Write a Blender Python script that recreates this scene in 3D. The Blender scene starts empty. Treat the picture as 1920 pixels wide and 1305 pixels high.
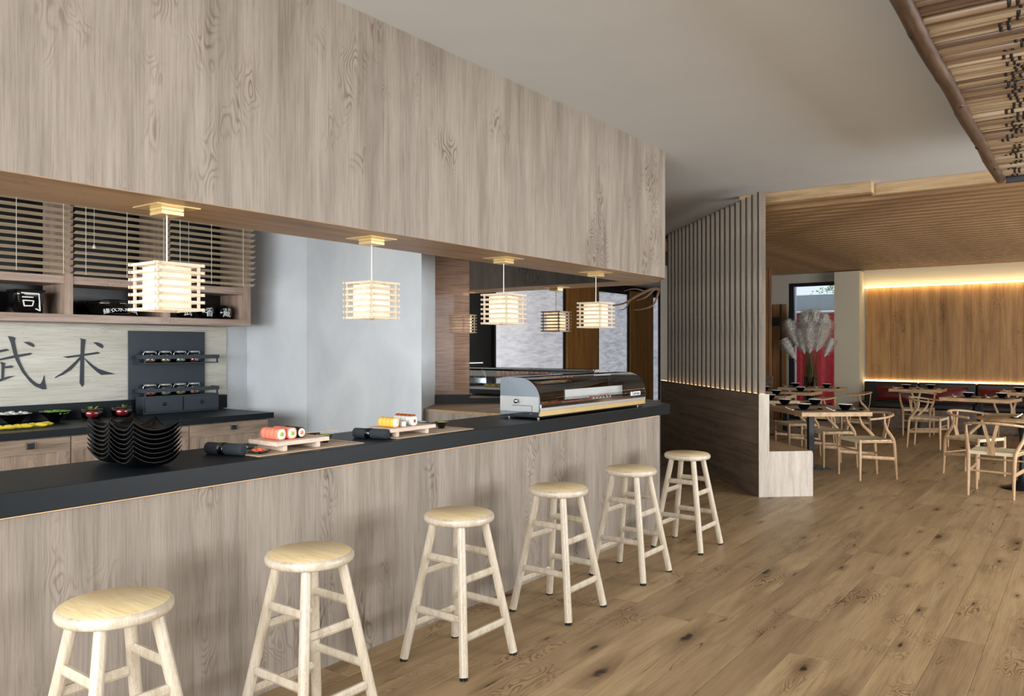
import bpy, bmesh, math, random
from mathutils import Vector, Matrix
random.seed(7)
SC = bpy.context.scene
COL = SC.collection
R = math.radians

# ------------------------------------------------------------------ camera, world, lights, exposure
VIEW = 36.594                       # degrees between the bar counter direction (+X) and the view axis
cam_d = bpy.data.cameras.new('camera')
cam = bpy.data.objects.new('camera', cam_d); COL.objects.link(cam)
cam.location = (0, 0, 1.5)
cam.rotation_euler = (R(90), 0, R(VIEW - 90))
cam_d.sensor_width = 36.0; cam_d.sensor_fit = 'HORIZONTAL'
cam_d.lens = 36.0 * 1468 / 1920
cam_d.shift_y = -1.5 / 1920
cam_d.clip_start = 0.05
SC.camera = cam

SC.view_settings.view_transform = 'Standard'
SC.view_settings.look = 'None'
SC.view_settings.gamma = 1.0
SC.view_settings.use_curve_mapping = False
SC.view_settings.exposure = -0.1
try:
    SC.cycles.max_bounces = 7; SC.cycles.diffuse_bounces = 4; SC.cycles.glossy_bounces = 4
    SC.cycles.transmission_bounces = 6; SC.cycles.transparent_max_bounces = 10
    SC.cycles.sample_clamp_indirect = 6.0
    SC.cycles.caustics_reflective = False; SC.cycles.caustics_refractive = False
except Exception:
    pass

W = bpy.data.worlds.new('daylight_sky'); SC.world = W; W.use_nodes = True
bg = W.node_tree.nodes['Background']
bg.inputs[0].default_value = (0.86, 0.93, 1.0, 1); bg.inputs[1].default_value = 1.15

def area(name, loc, rot, sx, sy, power, col=(1, 1, 1), spread=180):
    d = bpy.data.lights.new(name, 'AREA'); d.shape = 'RECTANGLE'; d.size = sx; d.size_y = sy
    d.energy = power; d.color = col; d.spread = R(spread)
    o = bpy.data.objects.new(name, d); COL.objects.link(o); o.location = loc; o.rotation_euler = rot
    return o
# area lamps added as daylight, standing before solid right-hand and rear walls
area('daylight_right', (7.2, -4.85, 1.75), (R(90), 0, 0), 6.8, 2.5, 740, (0.92, 0.96, 1.0))
area('daylight_rear', (-3.85, 0.2, 1.7), (R(90), 0, R(-90)), 4.6, 2.6, 640, (0.92, 0.96, 1.0))
area('daylight_bar_end', (-3.85, 3.9, 1.7), (R(90), 0, R(-90)), 2.6, 2.5, 300, (0.92, 0.96, 1.0))

# ------------------------------------------------------------------ helpers
def lin(h):
    h = h.lstrip('#'); o = []
    for i in (0, 2, 4):
        c = int(h[i:i+2], 16) / 255
        o.append(c / 12.92 if c <= 0.04045 else ((c + 0.055) / 1.055) ** 2.4)
    return (o[0], o[1], o[2], 1)

class NT:
    def __init__(s, name):
        s.m = bpy.data.materials.new(name); s.m.use_nodes = True
        s.t = s.m.node_tree; s.b = s.t.nodes['Principled BSDF']; s.out = s.t.nodes['Material Output']
    def n(s, typ, ins=None, **props):
        nd = s.t.nodes.new(typ)
        for k, v in props.items(): setattr(nd, k, v)
        for k, v in (ins or {}).items(): s.set(nd.inputs[k], v)
        return nd
    def set(s, sock, v):
        if isinstance(v, bpy.types.NodeSocket): s.t.links.new(v, sock)
        elif isinstance(v, bpy.types.Node): s.t.links.new(v.outputs[0], sock)
        else: sock.default_value = v
    def math(s, op, a, b=0.0, c=None, clamp=False):
        nd = s.t.nodes.new('ShaderNodeMath'); nd.operation = op; nd.use_clamp = clamp
        s.set(nd.inputs[0], a); s.set(nd.inputs[1], b)
        if c is not None: s.set(nd.inputs[2], c)
        return nd.outputs[0]
    def ramp(s, fac, stops):
        nd = s.t.nodes.new('ShaderNodeValToRGB'); s.set(nd.inputs[0], fac); cr = nd.color_ramp
        while len(cr.elements) < len(stops): cr.elements.new(0.5)
        for e, (p, c) in zip(cr.elements, stops): e.position = p; e.color = c
        return nd.outputs[0]
    def mix(s, fac, a, b, blend='MIX'):
        nd = s.t.nodes.new('ShaderNodeMix'); nd.data_type = 'RGBA'; nd.blend_type = blend
        s.set(nd.inputs[0], fac); s.set(nd.inputs[6], a); s.set(nd.inputs[7], b)
        return nd.outputs[2]
    def coords(s, rnd=0.0):
        tc = s.t.nodes.new('ShaderNodeTexCoord'); v = tc.outputs['Object']
        if rnd:
            oi = s.t.nodes.new('ShaderNodeObjectInfo')
            off = s.math('MULTIPLY', oi.outputs['Random'], rnd)
            va = s.t.nodes.new('ShaderNodeVectorMath'); va.operation = 'ADD'
            s.set(va.inputs[0], v); s.set(va.inputs[1], off); v = va.outputs[0]
        return v
    def mapped(s, v, sc):
        mp = s.t.nodes.new('ShaderNodeMapping'); s.set(mp.inputs[0], v); mp.inputs['Scale'].default_value = sc
        return mp.outputs[0]
    def noise(s, v, scale, detail=3.0, rough=0.55, dist=0.0):
        return s.n('ShaderNodeTexNoise', {'Vector': v, 'Scale': scale, 'Detail': detail, 'Roughness': rough, 'Distortion': dist}).outputs[0]
    def bump(s, h, strength, dist=0.01):
        nd = s.n('ShaderNodeBump', {'Height': h, 'Strength': strength, 'Distance': dist})
        s.t.links.new(nd.outputs[0], s.b.inputs['Normal'])
    def fin(s, col=None, rough=None, metal=None, **kw):
        if col is not None: s.set(s.b.inputs['Base Color'], col)
        if rough is not None: s.set(s.b.inputs['Roughness'], rough)
        if metal is not None: s.set(s.b.inputs['Metallic'], metal)
        for k, v in kw.items(): s.set(s.b.inputs[k], v)
        return s.m

def plain(name, hexc, rough=0.5, metal=0.0, var=0.06, nscale=8.0, bump=0.0, **kw):
    s = NT(name); c = lin(hexc); v = s.coords()
    f = s.noise(v, nscale, 4)
    lo = tuple(x * (1 - var) for x in c[:3]) + (1,); hi = tuple(min(1, x * (1 + var)) for x in c[:3]) + (1,)
    col = s.ramp(f, [(0.3, lo), (0.7, hi)])
    if bump: s.bump(s.noise(v, nscale * 6, 4), bump, 0.004)
    return s.fin(col, rough, metal, **kw)

def wood(name, dark, mid, light, grain='Z', scale=1.0, rough=0.5, rnd=0.0, rings=0.5, strip=0.0, strip_axis='X', knots=0.0, spec=0.35):
    s = NT(name); v = s.coords(rnd)
    g = {'X': 0, 'Y': 1, 'Z': 2}[grain]
    def st(k, q):
        a = [k, k, k]; a[g] = q; return tuple(a)
    vb = s.mapped(v, st(scale, scale * 0.09))
    vf = s.mapped(v, st(scale, scale * 0.03))
    broad = s.noise(vb, 11.0, 6, 0.55, 0.4)
    fine = s.noise(vf, 130.0, 4, 0.7)
    vr = s.mapped(v, st(scale, scale * 0.34))
    ringn = s.noise(vr, 7.0, 2, 0.45, 0.25)
    ring = s.math('SINE', s.math('MULTIPLY', ringn, 75.0))
    ring = s.math('POWER', s.math('ABSOLUTE', ring), 6.0)
    mask = s.noise(s.mapped(v, st(scale, scale * 0.5)), 4.0, 2)
    mask = s.ramp(mask, [(0.54, (0, 0, 0, 1)), (0.68, (1, 1, 1, 1))])
    col = s.ramp(broad, [(0.25, lin(dark)), (0.5, lin(mid)), (0.75, lin(light))])
    f2 = s.ramp(fine, [(0.32, (0.74, 0.73, 0.72, 1)), (0.55, (1, 1, 1, 1)), (0.8, (1.05, 1.05, 1.05, 1))])
    col = s.mix(1.0, col, f2, 'MULTIPLY')
    rf = s.math('MULTIPLY', s.math('MULTIPLY', ring, mask), rings)
    col = s.mix(rf, col, s.mix(1.0, col, lin('#9a8672'), 'MULTIPLY'))
    if strip:
        sx = s.n('ShaderNodeSeparateXYZ', {0: v}); q = s.math('FLOOR', s.math('DIVIDE', sx.outputs[strip_axis], strip))
        wn = s.n('ShaderNodeTexWhiteNoise', {'W': q}, noise_dimensions='1D').outputs[0]
        tone = s.ramp(wn, [(0, (0.94, 0.94, 0.94, 1)), (1, (1.04, 1.04, 1.03, 1))])
        col = s.mix(1.0, col, tone, 'MULTIPLY')
    if rnd:
        oi = s.t.nodes.new('ShaderNodeObjectInfo')
        tone = s.ramp(oi.outputs['Random'], [(0, (0.84, 0.82, 0.80, 1)), (0.5, (1, 1, 1, 1)), (1, (1.09, 1.09, 1.08, 1))])
        col = s.mix(1.0, col, tone, 'MULTIPLY')
    if knots:
        vk = s.mapped(v, st(1.0, 0.30))
        vo = s.n('ShaderNodeTexVoronoi', {'Vector': vk, 'Scale': 4.4, 'Randomness': 1.0}, voronoi_dimensions='2D')
        vsz = s.n('ShaderNodeSeparateColor', {0: vo.outputs['Color']}).outputs[1]
        dist = s.math('ADD', s.math('MULTIPLY', vo.outputs['Distance'], s.math('ADD', 0.6, s.math('MULTIPLY', vsz, 1.6))), s.math('MULTIPLY', s.math('SUBTRACT', s.noise(v, 30.0, 3), 0.5), 0.10))
        sel = s.n('ShaderNodeSeparateColor', {0: vo.outputs['Color']}).outputs[0]
        k1 = s.ramp(dist, [(0.03, (1, 1, 1, 1)), (0.075, (0, 0, 0, 1))])
        k2 = s.ramp(dist, [(0.05, (0.6, 0.6, 0.6, 1)), (0.28, (0, 0, 0, 1))])
        on = s.ramp(sel, [(0.55, (0, 0, 0, 1)), (0.6, (1, 1, 1, 1))])
        col = s.mix(s.math('MULTIPLY', k2, on), col, lin('#5b4128'))
        col = s.mix(s.math('MULTIPLY', s.math('MULTIPLY', k1, on), knots), col, lin('#2a2019'))
        vc = s.mapped(v, st(1.0, 0.12))
        cn = s.noise(vc, 5.5, 2, 0.5, 1.2)
        crack = s.ramp(s.math('ABSOLUTE', s.math('SUBTRACT', cn, 0.5)), [(0.0, (1, 1, 1, 1)), (0.006, (0, 0, 0, 1))])
        cm = s.ramp(s.noise(s.mapped(v, st(1, .5)), 2.3, 1), [(0.62, (0, 0, 0, 1)), (0.66, (1, 1, 1, 1))])
        col = s.mix(s.math('MULTIPLY', crack, cm), col, lin('#2b2018'))
    s.bump(s.math('ADD', fine, s.math('MULTIPLY', rf, -0.6)), 0.12, 0.002)
    rr = s.math('ADD', s.math('MULTIPLY', fine, 0.15), rough - 0.07)
    return s.fin(col, rr, **{'Specular IOR Level': spec})

def emit(name, col, strength, tex=None):
    s = NT(name); s.fin(col, 0.6)
    s.set(s.b.inputs['Emission Color'], tex(s) if tex else col); s.b.inputs['Emission Strength'].default_value = strength
    return s.m

class MB:
    """collects geometry; build() links it as one mesh object"""
    def __init__(s): s.v = []; s.f = []; s.sm = []; s.M = None
    def add(s, vs, fs, smooth=False):
        o = len(s.v)
        if s.M is not None: vs = [tuple(s.M @ Vector(p)) for p in vs]
        s.v += [tuple(p) for p in vs]; s.f += [tuple(i + o for i in f) for f in fs]; s.sm += [smooth] * len(fs)
        return s
    def box(s, x0, x1, y0, y1, z0, z1):
        vs = [(x0,y0,z0),(x1,y0,z0),(x1,y1,z0),(x0,y1,z0),(x0,y0,z1),(x1,y0,z1),(x1,y1,z1),(x0,y1,z1)]
        return s.add(vs, [(0,3,2,1),(4,5,6,7),(0,1,5,4),(1,2,6,5),(2,3,7,6),(3,0,4,7)])
    def cbox(s, x0, x1, y0, y1, z0, z1, c):
        """box with chamfered vertical edges and top/bottom arrises"""
        def ring(i, z):
            return [(x0+c+i,y0+i,z),(x1-c-i,y0+i,z),(x1-i,y0+c+i,z),(x1-i,y1-c-i,z),(x1-c-i,y1-i,z),(x0+c+i,y1-i,z),(x0+i,y1-c-i,z),(x0+i,y0+c+i,z)]
        rs = [ring(c, z0), ring(0, z0+c), ring(0, z1-c), ring(c, z1)]
        vs = sum(rs, []); fs = [tuple(range(7, -1, -1)), tuple(range(24, 32))]
        for k in range(3):
            for i in range(8):
                j = (i+1) % 8; fs.append((k*8+i, k*8+j, k*8+8+j, k*8+8+i))
        return s.add(vs, fs)
    def prism(s, poly, z0, z1):
        n = len(poly); vs = [(x,y,z0) for x,y in poly] + [(x,y,z1) for x,y in poly]
        fs = [tuple(range(n-1,-1,-1)), tuple(range(n,2*n))] + [(i,(i+1)%n,n+(i+1)%n,n+i) for i in range(n)]
        return s.add(vs, fs)
    def plate(s, pts, y0, y1):
        """outline in x,z extruded along y"""
        n = len(pts); vs = [(x,y0,z) for x,z in pts] + [(x,y1,z) for x,z in pts]
        fs = [tuple(range(n)), tuple(range(2*n-1,n-1,-1))] + [(i,n+i,n+(i+1)%n,(i+1)%n) for i in range(n)]
        return s.add(vs, fs)
    def tube(s, path, rad, n=10, caps=True, smooth=True, flat=None):
        P = [Vector(p) for p in path]; m = len(P)
        if not isinstance(rad, (list, tuple)): rad = [rad] * m
        vs = []; up = None
        for i in range(m):
            t = (P[min(i+1,m-1)] - P[max(i-1,0)]).normalized()
            if up is None:
                up = Vector((0,0,1)) if abs(t.z) < 0.9 else Vector((1,0,0))
            a = (up - t * up.dot(t)).normalized(); b = t.cross(a); up = a
            ra = rad[i] if not isinstance(rad[i], (list, tuple)) else rad[i][0]
            rb = rad[i] if not isinstance(rad[i], (list, tuple)) else rad[i][1]
            for k in range(n):
                w = 2*math.pi*(k+0.5)/n
                vs.append(tuple(P[i] + a*math.cos(w)*ra + b*math.sin(w)*rb))
        fs = [(i*n+k, i*n+(k+1)%n, (i+1)*n+(k+1)%n, (i+1)*n+k) for i in range(m-1) for k in range(n)]
        s.add(vs, fs, smooth)
        if caps:
            s.add(vs[:n], [tuple(range(n-1,-1,-1))]); s.add(vs[-n:], [tuple(range(n))])
        return s
    def lathe(s, prof, n=24, c=(0,0,0), smooth=True, sq=None):
        vs = []
        for r, z in prof:
            for k in range(n):
                w = 2*math.pi*k/n; cx, sx = math.cos(w), math.sin(w)
                if sq: q = (abs(cx)**sq + abs(sx)**sq) ** (-1.0/sq)
                else: q = 1
                vs.append((c[0]+r*q*cx, c[1]+r*q*sx, c[2]+z))
        m = len(prof)
        fs = [(i*n+k, i*n+(k+1)%n, (i+1)*n+(k+1)%n, (i+1)*n+k) for i in range(m-1) for k in range(n)]
        s.add(vs, fs, smooth)
        if prof[0][0] > 1e-5: s.add(vs[:n], [tuple(range(n-1,-1,-1))])
        if prof[-1][0] > 1e-5: s.add(vs[-n:], [tuple(range(n))])
        return s
    def mesh(s, name):
        me = bpy.data.meshes.new(name); me.from_pydata(s.v, [], s.f)
        me.polygons.foreach_set('use_smooth', s.sm); me.update()
        return me
    def build(s, name, m, parent=None, bevel=0.0, seg=2, **props):
        me = s.mesh(name); bmx = bmesh.new(); bmx.from_mesh(me)
        bmesh.ops.recalc_face_normals(bmx, faces=bmx.faces); bmx.to_mesh(me); bmx.free()
        me.materials.append(m)
        o = bpy.data.objects.new(name, me); COL.objects.link(o); o.parent = parent
        if bevel:
            md = o.modifiers.new('bevel', 'BEVEL'); md.width = bevel; md.segments = seg; md.limit_method = 'ANGLE'; md.angle_limit = R(40)
        for k, v in props.items(): o[k] = v
        return o

def tag(o, label, cat, group=None):
    o['label'] = label; o['category'] = cat
    if group: o['group'] = group
    return o
def thing(name, label, cat, loc=(0,0,0), rz=0.0, group=None):
    o = bpy.data.objects.new(name, None); COL.objects.link(o); o.empty_display_size = 0.1
    o.location = loc; o.rotation_euler = (0, 0, R(rz))
    return tag(o, label, cat, group)
def struct(o, label=None):
    o['kind'] = 'structure'
    if label: o['label'] = label
    return o
def kids(o): return [c for c in COL.objects if c.parent == o]
def dup(o, loc=None, rz=None, label=None, parent=None):
    c = o.copy(); COL.objects.link(c); c.parent = parent
    if loc is not None: c.location = loc
    if rz is not None: c.rotation_euler = (0, 0, R(rz))
    if label: c['label'] = label
    for k in list(o.children): dup(k, parent=c)
    return c
def rot(deg, at=(0,0,0)): return Matrix.Translation(at) @ Matrix.Rotation(R(deg), 4, 'Z')

# ------------------------------------------------------------------ materials
m_veneer   = wood('greige_oak_veneer', '#81776c', '#9a8f83', '#a79c91', 'Z', 1.0, 0.55, rings=0.8, strip=0.24)
m_under    = wood('soffit_underside_oak', '#8a6d50', '#a98a69', '#b99b7a', 'X', 1.0, 0.45, rings=0.5)
m_base     = wood('cabinet_oak', '#8b7867', '#b39d89', '#c5b19e', 'Z', 1.6, 0.55, rings=0.6)
m_base_h   = wood('cabinet_oak_rail', '#8b7867', '#b39d89', '#c5b19e', 'X', 1.6, 0.55, rings=0.6)
m_shelf    = wood('shelf_oak', '#92796a', '#b79f90', '#c9b4a6', 'X', 1.6, 0.5, rings=0.4)
m_shelf_v  = wood('shelf_oak_upright', '#92796a', '#b49b8a', '#c6b0a0', 'Z', 1.6, 0.5, rings=0.4)
m_pale     = wood('pale_ash_panel', '#c2bdab', '#dbd7c9', '#e6e3d8', 'X', 0.9, 0.6, rings=0.35)
m_floor    = wood('rustic_oak_plank', '#8e7557', '#aa8f6b', '#baa07b', 'X', 1.0, 0.42, rnd=60.0, rings=0.85, knots=0.95)
m_stool    = wood('bleached_ash', '#b5a68f', '#cec1ac', '#d9cfbe', 'Z', 2.2, 0.3, rings=0.25, spec=0.5)
m_seat     = wood('yellow_ash_seat', '#dcbd88', '#ecd4a2', '#f2dfb6', 'Y', 1.6, 0.38, rings=0.5, spec=0.45)
m_slatwood = wood('grey_oak_slat', '#584f44', '#73685a', '#847869', 'Z', 2.0, 0.55, rings=0.3)
m_bench    = wood('brown_grey_oak_boards', '#5c4c3e', '#786556', '#897667', 'X', 1.4, 0.55, rings=0.35)
m_benchend = wood('pale_grey_oak_end', '#aca193', '#c9beb1', '#d6ccc0', 'Z', 1.6, 0.6, rings=0.2)
m_ceilslat = wood('warm_oak_ceiling_slat', '#80603f', '#a07d56', '#b49068', 'Y', 1.2, 0.5, rings=0.3)
m_fascia   = wood('light_oak_fascia', '#a4875f', '#bfa27a', '#ccb08a', 'Y', 1.2, 0.5, rings=0.3)
m_clad     = wood('brown_oak_cladding', '#8a6238', '#b08350', '#c49660', 'Z', 0.8, 0.5, rings=0.7, strip=0.5, strip_axis='Y')
m_door     = wood('walnut_door', '#74502f', '#96693f', '#aa7e50', 'Z', 1.2, 0.5, rings=0.3)
m_chair    = wood('oak_chair_frame', '#a5835f', '#c4a17a', '#d2b490', 'Z', 2.5, 0.42, rings=0.2, spec=0.45)
m_table    = wood('oak_tabletop', '#b08c64', '#c9a67d', '#d6b792', 'X', 1.5, 0.45, rings=0.4)
m_board    = wood('pale_sushi_board', '#d2b8a2', '#e4cebb', '#ecdac9', 'X', 2.5, 0.6, rings=0.2)
m_lampwood = wood('pale_beech_lamp_slat', '#cdbca0', '#dccdb5', '#e6dac6', 'X', 3.0, 0.5, rings=0.1)
m_blind    = wood('tan_blind_slat', '#c9b698', '#dccbae', '#e6d7bd', 'X', 2.5, 0.5, rings=0.15)
m_column   = wood('amber_oak_pier', '#b07f43', '#cf9d5e', '#dcb074', 'Z', 1.0, 0.5, rings=0.4)
s = NT('brushed_brown_panel'); v = s.coords()
f1 = s.noise(s.mapped(v, (1.2, 1.2, 55)), 4.0, 5, 0.6); f2 = s.noise(v, 3.0, 3)
c = s.ramp(s.math('ADD', s.math('MULTIPLY', f1, 0.7), s.math('MULTIPLY', f2, 0.3)), [(0.35, lin('#6e4c38')), (0.5, lin('#94715a')), (0.65, lin('#b6937a'))])
m_reflpan = s.fin(c, 0.5, **{'Coat Weight': 1.0, 'Coat Roughness': 0.03, 'Coat IOR': 2.3})
m_black    = plain('black_stone_top', '#12181d', 0.42, var=0.08, nscale=40, **{'Specular IOR Level': 0.22})
m_matte    = plain('charcoal_metal', '#3b434b', 0.5, var=0.04, **{'Specular IOR Level': 0.4})
m_gloss    = plain('glossy_black_ceramic', '#060607', 0.12, var=0.03, **{'Coat Weight': 0.5})
m_plate    = plain('black_plate_glaze', '#050506', 0.22, var=0.03, **{'Specular IOR Level': 0.3})
m_ink      = plain('dark_slate_lettering', '#252c35', 0.5, var=0.03)
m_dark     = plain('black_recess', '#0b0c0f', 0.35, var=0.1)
m_blackmet = plain('black_painted_steel', '#131619', 0.35, var=0.05)
m_white    = plain('white_print', '#f2f2f0', 0.5, var=0.02)
m_ceil     = plain('white_ceiling_paint', '#c9cbcc', 0.9, var=0.015, nscale=3)
m_plaster  = None
s = NT('mottled_plaster'); v = s.coords()
f = s.noise(v, 1.6, 5, 0.55, 0.6); f2 = s.noise(v, 26, 4)
c = s.ramp(f, [(0.3, lin('#cbd0d4')), (0.7, lin('#dfe3e6'))])
s.bump(f2, 0.05, 0.003); m_plaster = s.fin(c, 0.85)
m_greywall = plain('grey_beige_plaster', '#b9b2a5', 0.9, var=0.05, nscale=60)
m_pilaster = plain('cream_plaster', '#c9bea6', 0.85, var=0.04, nscale=70)
m_slatgap  = plain('dark_brown_ceiling_board', '#2e2015', 0.8)
m_mirror   = NT('mirror_glass').fin((0.93, 0.93, 0.93, 1), 0.008, 1.0)
m_chrome   = plain('chrome', '#d8d8d8', 0.08, 1.0, var=0.02)
m_steel    = plain('brushed_steel', '#c4c5c4', 0.35, 0.6, var=0.05)
m_polish   = plain('polished_steel', '#8d959c', 0.06, 1.0, var=0.02)
m_brass    = plain('satin_brass', '#e3c78d', 0.35, 0.55, var=0.05)
m_cord     = plain('white_cord', '#e5dfd2', 0.6, var=0.03)
s = NT('clear_glass'); m_glass = s.fin((1, 1, 1, 1), 0.0, 0.0, **{'Transmission Weight': 1.0, 'IOR': 1.45})
s = NT('thin_case_glass')
tr = s.n('ShaderNodeBsdfTransparent', {0: (0.93, 0.95, 0.95, 1)}); gl = s.n('ShaderNodeBsdfGlossy', {0: (1, 1, 1, 1), 1: 0.02})
fr = s.n('ShaderNodeFresnel', {0: 1.5}); mx = s.n('ShaderNodeMixShader', {0: s.math('ADD', fr, 0.04), 1: tr, 2: gl})
s.t.links.new(mx.outputs[0], s.out.inputs[0]); m_caseglass = s.m
s = NT('window_glass')
tr = s.n('ShaderNodeBsdfTransparent', {0: (0.95, 0.97, 0.98, 1)}); gl = s.n('ShaderNodeBsdfGlossy', {0: (1, 1, 1, 1), 1: 0.01})
fr = s.n('ShaderNodeFresnel', {0: 1.4}); mx = s.n('ShaderNodeMixShader', {0: fr, 1: tr, 2: gl})
s.t.links.new(mx.outputs[0], s.out.inputs[0]); m_winglass = s.m
s = NT('paper_lamp_shade')
tl = s.n('ShaderNodeBsdfTranslucent', {0: (0.95, 0.86, 0.74, 1)}); df = s.n('ShaderNodeBsdfDiffuse', {0: (0.93, 0.88, 0.8, 1)})
mx = s.n('ShaderNodeMixShader', {0: 0.55, 1: df, 2: tl}); s.t.links.new(mx.outputs[0], s.out.inputs[0]); m_shade = s.m
m_bulb     = emit('warm_bulb', (1, 0.8, 0.55, 1), 10)
m_led      = emit('warm_led', (1.0, 0.77, 0.42, 1), 11)
m_led_low  = emit('warm_led_low', (1.0, 0.80, 0.48, 1), 16)
m_led_soft = emit('soft_warm_led', (1.0, 0.62, 0.28, 1), 4.0)
m_led_line = emit('faint_warm_line', (1.0, 0.6, 0.3, 1), 0.4)
def weave(s):
    v = s.coords(); n1 = s.noise(s.mapped(v, (1, 1.6, 9)), 2.5, 4, 0.7); n2 = s.noise(s.mapped(v, (1, 1, 4)), 2.0, 2)
    return s.ramp(s.math('ADD', s.math('MULTIPLY', n1, 0.7), s.math('MULTIPLY', n2, 0.3)), [(0.38, lin('#a3abbd')), (0.58, lin('#dfe4ee'))])
m_shadeglow = emit('daylight_glow_shade', (0.75, 0.78, 0.83, 1), 0.62, weave)  # emission stands in for daylight coming through the shade
m_red      = plain('red_fabric', '#a81620', 0.7, var=0.25, nscale=9)
m_redcush  = plain('dark_red_leather', '#6d1a14', 0.45, var=0.15)
m_leather  = plain('black_leather', '#171212', 0.45, var=0.1)
m_cordseat = None
s = NT('woven_paper_cord'); v = s.coords()
sx = s.n('ShaderNodeSeparateXYZ', {0: v})
ax_ = s.math('ABSOLUTE', sx.outputs[0]); ay_ = s.math('ABSOLUTE', sx.outputs[1])
sel = s.math('GREATER_THAN', ax_, ay_)
q = s.math('ADD', s.math('MULTIPLY', sel, sx.outputs[0]), s.math('MULTIPLY', s.math('SUBTRACT', 1.0, sel), sx.outputs[1]))
wv = s.math('ABSOLUTE', s.math('SINE', s.math('MULTIPLY', q, 420.0)))
c = s.ramp(wv, [(0.0, lin('#a8946c')), (0.5, lin('#d3c19c')), (1, lin('#e0d1b0'))])
s.bump(wv, 0.5, 0.003); m_cordseat = s.fin(c, 0.7)
s = NT('bamboo_cane'); v = s.coords(13.0)
oi = s.t.nodes.new('ShaderNodeObjectInfo')
c = s.ramp(oi.outputs['Random'], [(0, lin('#5f4a3e')), (0.3, lin('#86705d')), (0.6, lin('#a69075')), (1, lin('#c3b298'))])
st_ = s.noise(s.mapped(v, (1, 0.06, 1)), 40, 3)
c = s.mix(1.0, c, s.ramp(st_, [(0.3, (0.8, 0.77, 0.74, 1)), (0.7, (1.06, 1.06, 1.06, 1))]), 'MULTIPLY')
m_cane = s.fin(c, 0.4)
m_node     = plain('dark_cane_binding', '#1a130e', 0.5)
m_log      = wood('dark_bamboo_pole', '#2f2119', '#4d382b', '#6d5444', 'X', 3.5, 0.4, rings=0.5)
m_rice     = plain('white_rice', '#f1eee6', 0.7, var=0.05, nscale=220, bump=0.4)
m_salmon   = plain('salmon_slice', '#f0876a', 0.35, var=0.14, nscale=60)
m_nori     = plain('dark_nori', '#1d211c', 0.5, var=0.1, nscale=60)
m_egg      = plain('yellow_omelette_wrap', '#f0bd52', 0.45, var=0.12, nscale=50)
m_eel      = plain('glazed_brown_eel', '#a8501c', 0.3, var=0.35, nscale=70)
m_avocado  = plain('green_avocado', '#a9c24a', 0.5, var=0.15, nscale=80)
m_ginger   = plain('orange_ginger', '#ee6b45', 0.4, var=0.2, nscale=80)
m_wasabi   = plain('green_wasabi', '#b6cf3c', 0.5, var=0.15, nscale=90)
m_yellow   = plain('yellow_pepper', '#e9cf3c', 0.35, var=0.12, nscale=40)
m_garlic   = plain('white_garlic', '#dcdad2', 0.5, var=0.08, nscale=60)
m_green    = plain('bright_green_leaf', '#6fae2e', 0.45, var=0.25, nscale=60)
m_sauce    = plain('red_sauce', '#c1202a', 0.3, var=0.12, nscale=30)
m_mat      = plain('beige_bamboo_mat', '#cdb89c', 0.7, var=0.1, nscale=120, bump=0.3)
m_napkin   = plain('charcoal_linen', '#2f343b', 0.9, var=0.08, nscale=300, bump=0.2)
m_spices   = [plain('spice_paprika', '#b4532f', 0.8, var=0.3, nscale=150), plain('spice_mustard', '#b39a4c', 0.8, var=0.3, nscale=150),
              plain('spice_herbs', '#8d9c72', 0.8, var=0.3, nscale=150), plain('spice_chili', '#b01218', 0.8, var=0.3, nscale=150)]
s = NT('cream_pampas_plume')
tl = s.n('ShaderNodeBsdfTranslucent', {0: (0.97, 0.94, 0.90, 1)}); df = s.n('ShaderNodeBsdfDiffuse', {0: (0.97, 0.95, 0.91, 1)})
mx = s.n('ShaderNodeMixShader', {0: 0.4, 1: df, 2: tl}); s.t.links.new(mx.outputs[0], s.out.inputs[0]); m_plume = s.m
m_stem     = plain('olive_stem', '#5b522c', 0.7, var=0.2)
m_branch   = plain('dry_branch', '#5a4634', 0.7, var=0.25, nscale=30)
m_ext_grey = plain('grey_render_outside', '#9ba4aa', 0.9, var=0.03)
m_ext_post = plain('pale_blue_steel_post', '#aeb9c6', 0.5, var=0.03)
m_leaf     = plain('tree_leaf', '#7f9a6a', 0.7, var=0.3, nscale=12)

# ------------------------------------------------------------------ the setting
CH = 3.144          # ceiling height
MS = 9.42           # mirror plane x + y = MS
floor = struct(MB().box(-4.2, 17.0, -11.2, 7.0, -0.08, -0.004).build('floor', m_floor), 'oak plank floor running along the bar')
pl_mesh = []
for L in (2.2, 1.7):
    mb = MB(); mb.cbox(-L/2, L/2, -0.0945, 0.0945, -0.02, 0.0, 0.0011); me = mb.mesh('plank'); me.materials.append(m_floor); pl_mesh.append((L, me))
row = 0; y = -0.42
while y < 5.3:
    x = 0.9 - random.uniform(0, 1.6) if y < 2.9 else 6.6 - random.uniform(0, 1.5)
    if y < 0.2: x = 2.2 - random.uniform(0, 1.2)
    x1 = 16.0
    while x < x1:
        L, me = random.choice(pl_mesh)
        if y > 2.9 and x + L < 7.0: x += L; continue
        o = bpy.data.objects.new('plank', me); COL.objects.link(o); o.parent = floor
        o.location = (x + L/2, y, random.uniform(-0.0006, 0.0)); x += L + 0.0012
    y += 0.1905; row += 1

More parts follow.
